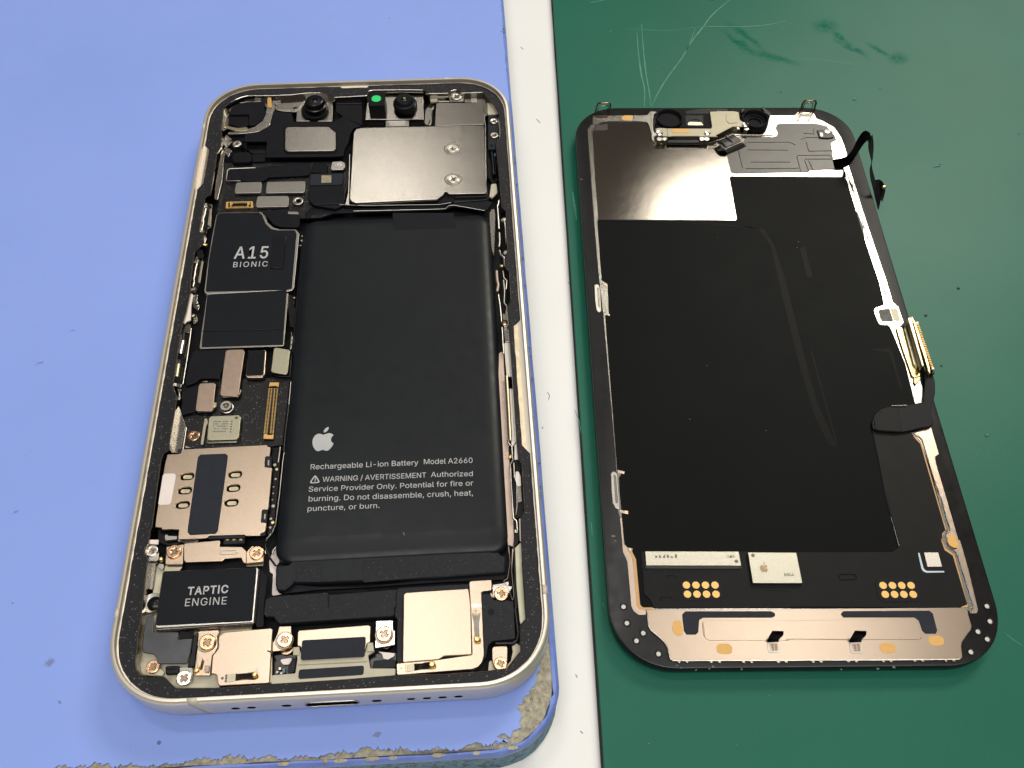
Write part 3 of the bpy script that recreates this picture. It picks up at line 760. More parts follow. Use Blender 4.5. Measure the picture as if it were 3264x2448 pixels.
def mat_green():
    m, nt, b = new_mat('green_cutting_rubber')
    co = coords(nt)
    base = mixc(nt, ramp(nt, noise(nt, co, .03, 4), [(.3, 0.0), (.7, 1.0)]), (.0004, .098, .060), (.0008, .112, .071))
    base = mixc(nt, ramp(nt, noise(nt, co, 3.0, 3, .7), [(.35, 0.0), (.7, .5)]), base, (.005, .118, .078))
    # a thin film of dust over most of the sheet, rubbed away in a few wet-looking smears
    w = warped(nt, co, .35, 3.4)
    w2 = warped(nt, co, 1.2, 1.6)
    film = ramp(nt, noise(nt, co, .012, 3), [(.2, .55), (.8, 1.0)])
    rub = None
    for x, y, rx, ry, a in ((93.5, 96.5, 8.5, 1.3, -1.02), (98.5, 88.0, 8.0, 2.0, -.42), (92, 93, 9.0, 1.6, -.95), (114.5, 99.5, 4.3, 3.4, .3),
                            (119.0, 90.5, 6.5, 1.6, -.85), (125.5, 89.5, 5.0, 1.1, -.9), (129.5, 86.0, 3.2, 2.6, .4), (117, 95, 4.0, 1.5, -1.2)):
        k = maths(nt, 'MULTIPLY', mark(nt, w if rx > 5 else w2, x, y, rx, ry, a, .75), .92)
        rub = k if rub is None else maths(nt, 'MAXIMUM', rub, k)
    rub = maths(nt, 'MULTIPLY', rub, ramp(nt, noise(nt, co, .8, 4, .7), [(.30, .15), (.55, 1.0)]))
    f2 = maths(nt, 'MULTIPLY', film, maths(nt, 'SUBTRACT', 1.0, rub, True), True)
    dusty = mixc(nt, .008, base, (.42, .46, .40))
    c = mixc(nt, f2, base, dusty)
    c = mixc(nt, maths(nt, 'MULTIPLY', speck_mask(nt, co, .7, .80), .4), c, (.002, .04, .025))
    c = mixc(nt, maths(nt, 'MULTIPLY', speck_mask(nt, co, .30, .90), .6), c, (.20, .34, .28))
    nt.links.new(c, b.inputs['Base Color'])
    b.inputs['Roughness'].default_value = .42
    nt.links.new(maths(nt, 'ADD', maths(nt, 'MULTIPLY', f2, .31), .02), b.inputs['Specular IOR Level'])
    bn = nt.nodes.new('ShaderNodeBump')
    bn.inputs['Strength'].default_value = .35
    bn.inputs['Distance'].default_value = .05
    nt.links.new(noise(nt, co, 2.4, 3, .7), bn.inputs['Height'])
    nt.links.new(bn.outputs[0], b.inputs['Normal'])
    return m
M['mat_green'] = mat_green()
M['scratch'] = simple('pale_green_scratch', (.045, .21, .145), 0, .6, .3, .6)
M['mat_under'] = simple('dark_rubber_backing', (.02, .018, .016), 0, .7, .2)

def mat_table():
    m, nt, b = new_mat('white_laminate')
    co = coords(nt)
    c = mixc(nt, ramp(nt, noise(nt, co, .02, 3), [(.3, 0.0), (.7, 1.0)]), (.77, .768, .755), (.80, .80, .795))
    c = mixc(nt, maths(nt, 'MULTIPLY', speck_mask(nt, co, .16, .72), .55), c, (.28, .26, .24))
    c = mixc(nt, ramp(nt, noise(nt, co, 2.2, 2, .6), [(.62, 0.0), (.75, .22)]), c, (.92, .91, .88))
    nt.links.new(c, b.inputs['Base Color'])
    b.inputs['Roughness'].default_value = .38
    bn = nt.nodes.new('ShaderNodeBump')
    bn.inputs['Strength'].default_value = .25
    bn.inputs['Distance'].default_value = .05
    nt.links.new(noise(nt, co, 1.6, 2), bn.inputs['Height'])
    nt.links.new(bn.outputs[0], b.inputs['Normal'])
    return m
M['table'] = mat_table()

table = grid_sheet('table', 'table', -420, 560, -260, 620, TABLE_Z, 'structure')

# hairs and nicks lying on the white table
for v, pts in (('n', '690,445 695,452 688,458 682,455'), ('n', '640,780 650,790'), ('s', '20,500 26,515'), ('S', '1745,1250 1752,1262 1748,1275'), ('S', '1812,900 1818,912'), ('S', '1850,2330 1858,2338'),
               ('S', '1710,380 1722,392'), ('S', '1905,2290 1912,2300'), ('S', '1660,150 1668,158'), ('S', '1835,2150 1840,2160')):
    tube('lint', 'mat_under', [(p[0], p[1], TABLE_Z + .05) for p in pts_of(v, pts, TABLE_Z)], .05, table)

# ---- blue mat: teal rubber body, torn beige backing, blue sheet, blue lip
blue_mat = thing('desk_mat', 'thick periwinkle blue silicone mat with torn beige edge, lying under the opened phone', 'mat', (-60, 20, TABLE_Z))
XR, YB, RC = 33.2, -73.35, 10.5
def mat_outline(inset, seg=14):
    x1, y0, x0, y1, r = XR - inset, YB + inset, -260.0, 330.0, max(RC - inset, 1)
    pl = []
    for k in range(seg + 1):
        a = -math.pi / 2 + math.pi / 2 * k / seg
        pl.append((x1 - r + r * math.cos(a), y0 + r + r * math.sin(a)))
    # many points up the right edge so it can wander
    for k in range(1, 60):
        pl.append((x1, y0 + r + (y1 - y0 - r) * k / 60))
    pl += [(x1, y1), (x0, y1), (x0, y0)]
    for k in range(1, 60):
        pl.append((x0 + (x1 - r - x0) * k / 60, y0))
    return pl
def ring(inset, z, jig=0.0, seed=1, jz=0.0):
    rnd = random.Random(seed)
    return [(x + rnd.uniform(-jig, jig), y + rnd.uniform(-jig, jig), z + rnd.uniform(-jz, jz)) for x, y in mat_outline(inset)]
loft('rubber_body', 'mat_teal', [ring(.3, TABLE_Z), ring(.05, TABLE_Z + .6, .05), ring(.35, TABLE_Z + 2.4, .08, 2), ring(.35, -4.0, .08, 3), ring(.30, -2.0, .10, 4), ring(1.2, -1.9, 0, 5)], blue_mat, close_last=True, base=Vector((-60, 20, TABLE_Z)))
loft('blue_lip', 'mat_lip', [ring(.25, -2.1, .16, 11, .25), ring(.02, -1.75, .05, 12, .12), ring(0.0, -1.1, .05, 13), ring(.18, -.62, .06, 14), ring(.5, -.36, .08, 15, .05), ring(.85, -.42, .22, 16, .06), ring(1.1, -1.3, .2, 17)], blue_mat, base=Vector((-60, 20, -3)))
loft('torn_backing', 'mat_felt', [ring(1.0, -1.8), ring(.98, -.70, .15, 21, .12), ring(1.5, -.34, .2, 22, .10), ring(3.2, -.20, .2, 23, .06)], blue_mat, close_last=True, base=Vector((-60, 20, -2)))

def ragged_sheet():
    rnd = random.Random(5)
    pts = []
    def tear(x, y, nx, ny, d):
        pts.append((x + nx * d, y + ny * d))
    # bottom edge from left to right; the bare band is about a millimetre wide
    x = -260.0
    while x < 25.0:
        near = x > -60
        base = 1.48 + (.28 * math.sin(x * .31) + .16 * math.sin(x * 1.3 + 1)) * (1 if near else .4)
        tear(x, YB, 0, 1, max(.95, base + rnd.uniform(-.25, .42)))
        x += rnd.uniform(.14, .5) if near else 3
    # around the worn corner the bare patch widens
    for px, py in ((23.6, -70.8), (24.6, -70.5), (25.3, -70.9), (26.2, -70.1), (27.1, -69.8), (26.9, -68.9), (27.3, -68.2), (26.8, -67.3), (26.9, -66.5), (27.6, -66.1),
                   (27.5, -65.4), (28.6, -64.9), (28.9, -63.9), (29.8, -63.4), (29.9, -62.2), (30.5, -61.2), (30.6, -59.8), (31.1, -58.6), (31.0, -57.2), (31.5, -55.9)):
        pts.append((px + rnd.uniform(-.15, .15), py + rnd.uniform(-.15, .15)))
    y = -55.0
    while y < 110:
        if y < -40:
            d = rnd.uniform(1.1, 1.7)
        else:
            d = rnd.uniform(.62, .82)
        pts.append((XR - d, y))
        y += rnd.uniform(.5, 2.0)
    pts += [(XR - .7, 330), (-260, 330)]
    fine = []
    for i, (x, y) in enumerate(pts):       # finer nibbling round the worn corner
        x2, y2 = pts[(i + 1) % len(pts)]
        fine.append((x, y))
        if 22 < x < 32.5 and -72 < y < -54:
            for k in (1, 2, 3):
                fine.append((x + (x2 - x) * k / 4 + rnd.uniform(-.16, .16), y + (y2 - y) * k / 4 + rnd.uniform(-.16, .16)))
    return fine
sheet_me = prism_mesh([ragged_sheet()], 0.0, .36, .06, 1)
link('blue_sheet', sheet_me, 'mat_blue', blue_mat, Vector((-60, 20, -.36)))
# little torn holes along the lip and cracks on the right edge
rnd = random.Random(9)
x = -8.0
while x < 26:
    w = rnd.uniform(.9, 3.2)
    cx = x + w / 2
    yb = YB + .02 if cx < 22 else YB + (cx - 22) ** 2 * .035
    hole = [(cx - w / 2, yb + .35), (cx - w * .3, yb + .72 + rnd.uniform(0, .12)), (cx, yb + .80), (cx + w * .35, yb + .70 + rnd.uniform(0, .1)), (cx + w / 2, yb + .38), (cx, yb + .22)]
    link('torn_patch', prism_mesh([fillet(hole, .2)], -.33, .08, .03), 'mat_felt', blue_mat)
    x += w + rnd.uniform(.3, 5.0)
for k in range(15):
    y = rnd.uniform(-45, 108)
    l = rnd.uniform(.5, 1.3)
    pl = [(XR - .15, y), (XR - .15 - l, y + rnd.uniform(-.4, .4)), (XR - .1 - l, y + .22), (XR - .2, y + .3)]
    link('crack', prism_mesh([pl], .02, .04, 0), 'mat_teal', blue_mat)

# ---- green mat
ga, gb = Vector(at('S', 1762, 0, GREEN_Z)), Vector(at('S', 1925, 2440, GREEN_Z))
gu = (gb - ga).normalized()
green_mat = thing('cutting_mat', 'dark green rubber mat with scratches and rubbed smears, lying under the screen panel', 'mat', (140, 10, TABLE_Z))
def gpt(t, off):
    p = ga + gu * t
    return (p.x + off * -gu.y, p.y + off * gu.x)
def green_poly(inset):
    return [gpt(-200, inset)] + [gpt(-200 + 500 * k / 50, inset + random.uniform(-.03, .03)) for k in range(1, 51)] + [(520, -250), (520, 420)]
link('rubber_backing', prism_mesh([green_poly(-.28)], GREEN_Z - .9, 1.09, .1), 'mat_under', green_mat, Vector((140, 10, TABLE_Z)))
link('green_sheet', prism_mesh([green_poly(0)], GREEN_Z, .9, .08), 'mat_green', green_mat, Vector((140, 10, GREEN_Z - .9)))

def scratch(view, text, w):
    P = [Vector((*p, 0)) for p in pts_of(view, text, GREEN_Z)]
    Q = []
    for i in range(len(P) - 1):
        p0, p1, p2, p3 = P[max(i - 1, 0)], P[i], P[i + 1], P[min(i + 2, len(P) - 1)]
        for k in range(6):
            t = k / 6
            Q.append(.5 * ((2 * p1) + (p2 - p0) * t + (2 * p0 - 5 * p1 + 4 * p2 - p3) * t * t + (3 * p1 - p0 - 3 * p2 + p3) * t ** 3))
    Q.append(P[-1])
    n = len(Q)
    L, R = [], []
    for i, q in enumerate(Q):
        d = (Q[min(i + 1, n - 1)] - Q[max(i - 1, 0)]).normalized()
        h = w / 2 * (.35 + .65 * math.sin(math.pi * min(1, max(.08, i / (n - 1))))) * random.uniform(.7, 1.1)
        L.append((q.x - d.y * h, q.y + d.x * h))
        R.append((q.x + d.y * h, q.y - d.x * h))
    link('scratch', prism_mesh([L + R[::-1]], GREEN_Z + .012, .02, 0), 'scratch', green_mat)
scratch('y', '1675,315 1690,520 1718,740 1752,900 1750,1075', .36)
scratch('y', '1722,240 1740,480 1765,720 1800,930 1818,1070', .36)
scratch('y', '2260,290 2210,430 2130,580 1990,770 1880,950 1825,1075', .32)
scratch('w', '260,0 150,95 80,185 20,260 -30,340', .40)
scratch('y', '1560,292 1700,295 1850,303 2000,305 2212,288', .16)
scratch('w', '0,185 120,175 300,176 460,170 560,155 640,136', .26)
scratch('y', '1200,28 1290,10 1380,-10', .3)
scratch('w', '700,382 900,400 1180,440', .14)
scratch('k', '300,820 330,870', .12)
scratch('s', '20,820 45,880 60,960', .14)
scratch('l', '2020,1050 2120,1130 2200,1185', .14)
scratch('i', '20,1310 45,1480 70,1659', .5)
scratch('k', '195,40 205,180', .14)
# crumbs lying on the green mat
for v, x, y, r in (('w', 1088, 658, .4), ('w', 1640, 1100, .4), ('w', 1655, 1090, .25), ('w', 1620, 1108, .2), ('w', 1260, 588, .22), ('w', 600, 610, .2),
                   ('w', 2180, 885, .25), ('q', 755, 320, .28), ('q', 905, 805, .2), ('r', 1480, 290, .35), ('w', 150, 0, .3), ('q', 1070, 60, .3)):
    c = at(v, x, y, GREEN_Z)
    bm = bmesh.new()
    bmesh.ops.create_icosphere(bm, subdivisions=2, radius=r)
    for q in bm.verts:
        q.co = Vector((q.co.x * random.uniform(.8, 1.5), q.co.y * random.uniform(.6, 1.0), q.co.z * .35)) + Vector((c.x, c.y, GREEN_Z + .1))
    me = bpy.data.meshes.new('crumb')
    bm.to_mesh(me)
    bm.free()
    link('crumb', me, 'scratch' if v != 'q' else 'mat_under', green_mat)

# ================================================================ the opened phone
phone = thing('opened_phone', 'opened champagne smartphone without its screen, showing black battery and boards, on the blue mat', 'smartphone', (0, 0, 0))

# ---- housing: one lofted metal tub, its bottom edge drilled for port and speaker holes
RIM = 7.3
def pr(inset, z, r=11.0):
    return [(x, y, z) for x, y in rrect(32.1 - inset, 65.75 - inset, max(r - inset, .5), seg=14, n_exp=2.15)]
prof = [(3.6, 0), (2.3, .02), (1.1, .30), (.42, .85), (.10, 1.45), (0, 2.1), (0, 6.3), (.05, 6.75), (.16, 7.05), (.30, 7.22), (.45, RIM), (.78, RIM), (.86, 7.2), (.92, 6.3), (2.2, 6.12), (2.3, 1.2)]
tub = loft('frame', 'frame', [pr(i, z) for i, z in prof], phone, close_first=True, close_last=True, base=Vector((0, 0, 0)))
tub.data.materials.append(M['recess'])
cut = bmesh.new()
def bore(x, z, rx, rz, n=16):
    bm2 = bmesh.ops.create_cone(cut, cap_ends=True, segments=n, radius1=1, radius2=1, depth=3)
    for v in bm2['verts']:
        a, b_, c_ = v.co
        if rx > rz:      # stretch a round bore into a slot
            a = math.copysign(rx - rz, a) + a * rz if abs(a) > 1e-6 else 0
        else:
            a *= rx
        v.co = Vector((x + a, -65.75 + c_, z + b_ * rz))
for v, x, y, rx, rz in (('u', 1195, 530, .62, .50), ('u', 1343, 522, .62, .50), ('u', 1668, 503, .72, .56), ('v', 463, 361, .72, .56),
                        ('v', 715, 348, .62, .50), ('v', 832, 340, .62, .50), ('v', 947, 333, .62, .50), ('v', 1063, 327, .62, .50)):
    bore(at(v, x, y, 3.65).x, 3.65, rx, rz)
p0, p1 = at('S', 972, 2249, 3.65), at('S', 1145, 2239, 3.65)
bore((p0.x + p1.x) / 2, 3.65, (p1.x - p0.x) / 2, .95, 20)
bmesh.ops.recalc_face_normals(cut, faces=cut.faces[:])
cme = bpy.data.meshes.new('cutter')
cut.to_mesh(cme)
cut.free()
cme.materials.append(M['recess'])
for p in cme.polygons:
    p.material_index = 0
co_ = bpy.data.objects.new('cutter', cme)
COL.objects.link(co_)
md = tub.modifiers.new('b', 'BOOLEAN')
md.operation = 'DIFFERENCE'
md.object = co_
md.solver = 'EXACT'
md.material_mode = 'TRANSFER'
bpy.context.view_layer.update()
dg = bpy.context.evaluated_depsgraph_get()
nme = bpy.data.meshes.new_from_object(tub.evaluated_get(dg))
tub.modifiers.clear()
tub.data = nme
bpy.data.objects.remove(co_)
px0, px1 = (p0.x + p1.x) / 2 - (p1.x - p0.x) / 2, (p0.x + p1.x) / 2 + (p1.x - p0.x) / 2
tube('port_rim', 'silver', [(x, -65.78, 3.65 + z) for x, z in [(px0 + .95 - .95 * math.cos(a), .95 * math.sin(a)) for a in [k * math.pi / 8 - math.pi / 2 for k in range(9)]] + [(px1 - .95 + .95 * math.sin(a), .95 * math.cos(a)) for a in [k * math.pi / 8 for k in range(9)]] + [(px0 + .95, -.95)]], .09, phone)
# port tongue inside the slot
box('port_tongue', 'black_gloss', (p0.x + p1.x) / 2 - 3.3, (p0.x + p1.x) / 2 + 3.3, -65.1, -64.4, 3.25, 4.05, phone, .1)

# cream antenna bands let into the frame
def band(at_pts, lean=0.0):
    """thin proud skin over the rim profile between two places on the outline"""
    (ax, ay), (bx, by) = at_pts
    nx, ny = (by - ay), -(bx - ax)
    l = math.hypot(nx, ny)
    nx, ny = nx / l, ny / l
    if nx * ax + ny * ay < 0:
        nx, ny = -nx, -ny
    tx, ty = (bx - ax) / l, (by - ay) / l
    rings = []
    for i, z in prof[3:14]:
        o = -i + .012
        s = lean * (RIM - z)
        zz = z + .012
        rings.append([(ax + nx * o + tx * s, ay + ny * o + ty * s, zz), (bx + nx * o + tx * s, by + ny * o + ty * s, zz)])
    bm = bmesh.new()
    R = [[bm.verts.new(p) for p in r] for r in rings]
    for A, B in zip(R, R[1:]):
        f = bm.faces.new((A[0], A[1], B[1], B[0]))
        f.smooth = True
    bmesh.ops.recalc_face_normals(bm, faces=bm.faces[:])
    bmesh.ops.solidify(bm, geom=bm.faces[:], thickness=.03)
    me = bpy.data.meshes.new('antenna_band')
    bm.to_mesh(me)
    bm.free()
    link('antenna_band', me, 'band', phone)
ya, yb = at('f', 80, 770, 7).y, at('f', 60, 870, 7).y
band(((-32.1, ya), (-32.1, yb)))
ya, yb = at('h', 1785, 550, 7).y, at('h', 1790, 650, 7).y
band(((32.1, ya), (32.1, yb)))
xa, xb = at('u', 745, 430, 7.2).x, at('u', 840, 430, 7.2).x
band(((xa, -65.75), (xb, -65.75)), .28)
xa, xb = at('b', 1030, 165, 7.2).x, at('b', 1105, 165, 7.2).x
band(((xa, 65.75), (xb, 65.75)))
ya, yb = at('a', 165, 650, 7).y, at('a', 150, 705, 7).y
band(((-32.1, ya), (-32.1, yb)))

# ---- opening: black foam adhesive on the ledge, thin bright wall of the inner chassis
INNER = ('a625,347 a900,345 a1100,336 a1250,318 a1400,315 a1480,330 a1545,365 a1900,345 a1895,300 b290,287 b600,283 b830,285 b880,325 b1085,320 b1115,292 b1178,280 '
         'b1235,318 b1460,310 b1500,368 b1580,455 b1640,560 b1650,700 b1645,790 b1600,830 b1620,1050 m330,0 m335,60 m372,90 m385,450 m362,500 m368,590 m400,620 m415,880 m387,930 m405,1220 '
         'n432,0 n467,570 n482,730 n512,770 n535,1180 n503,1240 n508,1450 n518,1659 h1545,300 h1582,850 h1588,910 h1527,975 h1532,1250 h1385,1435 h1185,1465 '
         'h700,1500 h210,1510 g1000,1555 g205,1605 f1240,1645 f760,1650 f675,1570 f640,1530 f450,1530 f375,1500 f322,1430 f310,1340 f335,1180 f335,1090 f372,880 f410,540 f440,260 '
         'f455,225 f412,150 f415,90 f452,40 e150,1150 e172,1100 e235,620 e285,260 e320,170 e395,130 t112,1500 t142,1320 t160,1210 t135,1140 t190,770 t215,690 t243,560 t243,500 t270,310 t318,270 '
         't325,210 t297,195 t320,60 t330,0 a165,1440 a235,1380 a300,960 a340,895 a352,745 a345,725 a368,490 a392,458 a440,420 a500,388 a560,364')
inner = pts_of('a', INNER, 6.35)
inner_s = fillet(inner, .45)
OUTER = [(x, y) for x, y, z in pr(1.12, 0)]
def dent(pl, x0, x1, y0, y1, nx, ny, d):
    out = []
    for x, y in pl:
        out.append((x, y))
    return out
# the adhesive steps inwards where the frame has its light lugs
yl0, yl1 = at('a', 215, 900, 6.3).y, at('a', 110, 1310, 6.3).y
yr0, yr1 = at('m', 470, 1080, 6.3).y, at('n', 560, 640, 6.3).y
adh = []
for x, y in OUTER:
    adh.append((x, y))
def insert_run(pl, side, y_top, y_bot, depth):
    """notch on a straight side: side -1 left, +1 right"""
    xs = side * (32.1 - 1.12)
    run = [(xs, y_top + .8), (xs - side * depth * .15, y_top + .5), (xs - side * depth, y_top - .5), (xs - side * depth, y_bot + .8), (xs - side * depth * .2, y_bot - .5), (xs, y_bot - .9)]
    # outline runs counter-clockwise: the right side goes up, the left side down
    n = len(pl)
    for i in range(n):
        a, b_ = pl[i], pl[(i + 1) % n]
        if side < 0 and abs(a[0] - xs) < .02 and abs(b_[0] - xs) < .02 and a[1] > y_top and b_[1] < y_bot:
            return pl[:i + 1] + run + pl[i + 1:]
        if side > 0 and abs(a[0] - xs) < .02 and abs(b_[0] - xs) < .02 and a[1] < y_bot and b_[1] > y_top:
            return pl[:i + 1] + run[::-1] + pl[i + 1:]
    return pl
adh = insert_run(adh, -1, yl0, yl1, 1.0)
adh = insert_run(adh, 1, yr0, yr1, 1.25)
# a lug in the middle of the top edge
xt0, xt1 = at('a', 1625, 300, 6.3).x, at('a', 1890, 300, 6.3).x
yt = 65.75 - 1.12
n = len(adh)
for i in range(n):
    a, b_ = adh[i], adh[(i + 1) % n]
    if abs(a[1] - yt) < .02 and abs(b_[1] - yt) < .02 and a[0] > xt1 and b_[0] < xt0:
        adh = adh[:i + 1] + [(xt1 + .4, yt), (xt1, yt - .55), (xt0, yt - .55), (xt0 - .4, yt)] + adh[i + 1:]
        break
rough_adh = []
rnd = random.Random(3)
for i, (x, y) in enumerate(adh):
    x2, y2 = adh[(i + 1) % len(adh)]
    d = math.hypot(x2 - x, y2 - y)
    k = max(1, int(d / 1.1))
    for j in range(k):
        t = j / k
        rough_adh.append((x + (x2 - x) * t + rnd.uniform(-.05, .05), y + (y2 - y) * t + rnd.uniform(-.05, .05)))
link('adhesive_gasket', prism_mesh([rough_adh, inner_s], 6.42, .22, .04), 'glue', phone)
link('ledge', prism_mesh([[(x, y) for x, y, z in pr(.90, 0)], inner_s], 6.20, .5, 0), 'ledge', phone)
# bright inner wall
n = len(inner_s)
def offs(pl, d):
    out = []
    n = len(pl)
    for i in range(n):
        a, b_ = Vector(pl[i - 1]), Vector(pl[(i + 1) % n])
        t = (b_ - a)
        if t.length < 1e-6:
            out.append(pl[i])
            continue
        t.normalize()
        out.append((pl[i][0] - t.y * d, pl[i][1] + t.x * d))
    return out
area = sum(inner_s[i][0] * inner_s[(i + 1) % n][1] - inner_s[(i + 1) % n][0] * inner_s[i][1] for i in range(n))
sgn = 1 if area > 0 else -1
w0 = [(x, y) for x, y in offs(inner_s, .02 * sgn)]
w1 = [(x, y) for x, y in offs(inner_s, .16 * sgn)]
loft('chassis_wall', 'steel', [[(x, y, 3.2) for x, y in w0], [(x, y, 6.40) for x, y in w0], [(x, y, 6.44) for x, y in offs(inner_s, .09 * sgn)], [(x, y, 6.38) for x, y in w1], [(x, y, 3.2) for x, y in w1]], phone)
link('well_floor', prism_mesh([[(x, y) for x, y, z in pr(2.0, 0)]], 3.0, 1.6, 0), 'well', phone)

def P(name, mat, view, text, z, t=.3, r=.2, b=.05, **kw):
    kw.setdefault('par', phone)
    return plate(name, mat, view, text, z, t, r, b, **kw)

# ---------------- top left corner
P('corner_bracket', 'steel_dark', 'a', '365,500 430,435 520,385 620,350 900,352 1150,345 1250,325 1240,390 1180,480 1150,520 1090,520 950,500 905,430 870,440 820,470 800,420 640,412 520,430 450,480 425,560 425,690 352,735', 5.2, .4, .3)
P('light_window', 'tin', 'a', '695,355 765,355 770,410 700,412', 5.35, .2, .1)
P('antenna_block', 'black', 'a', '520,432 640,412 808,412 806,470 826,520 800,600 700,660 640,662 642,545 425,548 430,520 470,455', 5.6, 1.2, .35, .12)
P('antenna_block', 'black_gloss', 'a', '425,552 640,548 640,655 560,690 425,650', 5.2, .8, .2, .12)
P('lower_flex', 'black', 'a', '415,760 600,752 590,830 525,830 520,770 415,770', 4.9, .4, .2)
P('coax_bracket', 'steel', 'a', '835,462 882,462 890,400 925,398 915,470 900,555 858,665 762,722 642,745 520,752 415,750 418,738 520,722 620,700 700,680 790,612 822,545 825,500', 5.9, .22, .4, .05)
P('contact_spring', 'tin', 'a', '838,470 880,470 888,535 820,532', 6.05, .12, .1)
P('contact_tip', 'pad', 'a', '838,470 836,380 845,366 872,366 880,380 882,470', 6.3, .2, .12)
P('contact_spring', 'olive', 'a', '395,664 520,690 620,680 640,705 590,722 500,722 400,692', 6.05, .12, .2)
disc('contact_tip', 'gilt', 'a', 385, 677, .28, 6.2, .3, .1, phone)
lathe('antenna_post', 'screw_silver', at('a', 512, 855, 5.7), [(0, 5.70), (.35, 5.72), (.7, 5.78), (.95, 5.70), (1.0, 5.2), (1.0, 3.5)], phone)
disc('cross_hole', 'recess', 'a', 512, 856, .40, 5.80, .05, .01, phone, n=8)
P('side_contact', 'steel', 'a', '380,880 420,900 470,930 440,960 425,1000 385,960', 5.0, .4, .2)
P('side_clip', 'silver', 'a', '395,760 450,790 470,830 440,860 400,900 370,850', 4.7, .3, .3)
P('cable_boot', 'black_matte', 'a', '480,945 640,938 668,960 672,1030 640,1048 470,1052 448,1000', 5.9, 1.2, .6, .35)
P('foam_block', 'black', 'a', '672,968 820,960 818,1040 680,1045', 5.3, .5, .2, .1)
P('speaker_flex', 'black', 'a', '905,500 960,520 1092,522 1115,625 1560,622 1640,560 1700,600 1835,668 1750,690 1715,745 1690,850 1655,905 1640,985 1500,992 815,1000 832,832 590,832 600,750 742,728 856,668', 5.95, .5, .25, .08)
P('shade_gap', 'black_gloss', 'a', '590,836 830,836 820,955 680,960 600,900', 4.7, .4, .1)
P('sensor_flex', 'black', 'a', '1560,432 1838,432 1838,662 1700,600 1560,520', 5.95, .5, .2, .08)
P('sensor_ledge', 'black_gloss', 'a', '1560,385 1700,378 1838,400 1838,430 1560,430', 5.3, .5, .2, .08)
edge_line('fold_highlight', 'wrap', 'a', '1562,436 1836,436', 6.02, .10, phone)  # highlight on the ledge edge, drawn as a paler bead
P('speaker_gasket', 'black_matte', 'a', '1025,668 1500,664 1582,725 1582,925 1550,952 1045,958 1005,925 1005,700', 6.12, .3, .4, .1)
P('receiver_cover', 'steel_dark', 'a', '1050,678 1485,676 1562,738 1562,905 1540,930 1045,936 1022,915 1026,700', 6.42, .45, .5, .10)
# front camera
P('camera_bracket', 'tin', 'a', '1172,372 1232,372 1500,372 1532,395 1525,618 1140,618 1150,500', 5.1, .8, .15, .08)
c = at('a', 1337, 492, 5.9)
lathe('lens_collar', 'black_matte', c, [(0, 6.0), (1.9, 6.0), (2.6, 6.0), (2.85, 5.8), (2.9, 5.1)], phone)
c = at('a', 1333, 395, 8.3)
lathe('lens_barrel', 'black_gloss', c, [(0, 8.05), (.7, 8.1), (.75, 8.3), (1.55, 8.32), (1.8, 8.2), (1.95, 7.8), (2.05, 7.2), (2.35, 7.1), (2.4, 6.0)], phone)
lathe('lens_glass', 'glass', c, [(0, 8.16), (.5, 8.14), (.7, 8.1)], phone, 20)
lathe('camera_pin', 'steel_dark', at('a', 1130, 470, 5.4), [(0, 5.6), (.3, 5.6), (.4, 5.4), (.45, 4.4)], phone, 14)
P('spring_bracket', 'steel', 'a', '918,392 975,390 980,400 930,410 925,440 955,485 1090,492 1090,515 985,512 930,500 905,460', 5.5, .3, .15)
# projector and infrared camera
P('sensor_module', 'steel', 'b', '238,350 300,345 828,345 832,602 212,604', 5.3, 1.9, .1, .10)
edge_line('module_edge', 'silver', 'b', '215,600 830,598 822,352', 5.34, .07, phone)
g0 = at('b', 335, 375, 7.6)
box('dot_projector', 'black_matte', g0.x - 1.72, g0.x + 1.72, g0.y - 2.35, g0.y + 1.9, 5.25, 7.6, phone, .12)
disc('projector_window', 'green_lens', 'b', 330, 378, 1.03, 7.66, .1, .03, phone)
c = at('b', 640, 440, 5.9)
lathe('infrared_collar', 'black_matte', c, [(0, 6.2), (2.0, 6.2), (2.45, 6.0), (2.5, 5.2)], phone)
c = at('b', 622, 375, 7.9)
lathe('infrared_barrel', 'black', c, [(0, 7.3), (.55, 7.3), (.62, 7.75), (1.5, 7.8), (1.78, 7.6), (2.0, 7.1), (2.35, 6.9), (2.42, 6.1)], phone)
lathe('infrared_lens', 'glass', c, [(0, 7.55), (.35, 7.5), (.55, 7.35)], phone, 16)
disc('lens_centre', 'green_dot', 'b', 628, 368, .34, 7.62, .05, .01, phone, n=10)
P('module_tab', 'tin', 'b', '430,612 672,606 676,668 430,672', 4.9, .3, .1)
P('module_clip', 'silver', 'b', '445,615 640,612 625,655 470,660', 5.0, .2, .15)
# right of the sensors
P('cream_spacer', 'cream', 'b', '884,330 1088,324 1092,358 900,362', 5.6, .4, .1)
P('cream_spacer', 'cream', 'b', '898,378 975,375 978,408 905,412', 5.2, .5, .1)
P('grey_pocket', 'steel_dark', 'b', '905,420 980,418 950,440 900,600 870,660 840,640 850,500', 4.2, .4, .2)
P('hook', 'steel', 'b', '868,655 900,630 905,500 930,462 945,465 945,480 918,510 915,640 900,664', 5.5, .3, .15)
P('latch', 'steel', 'b', '975,360 1060,355 1062,400 1105,398 1105,410 980,412', 5.3, .4, .1)
P('tiny_contact', 'gilt', 'b', '1080,322 1106,320 1104,340 1080,342', 5.7, .2, .1)
P('screw_tab', 'tin', 'b', '1092,340 1110,300 1150,284 1200,284 1236,310 1262,370 1250,408 1110,408', 5.5, .4, .4)
screw(phone, 'b', 1175, 352, 1.15, 5.95, 'screw_silver')
P('corner_bracket', 'steel_dark', 'b', '1250,320 1458,316 1496,372 1502,470 1500,560 1478,565 1452,430 1262,412', 5.4, .3, .2)
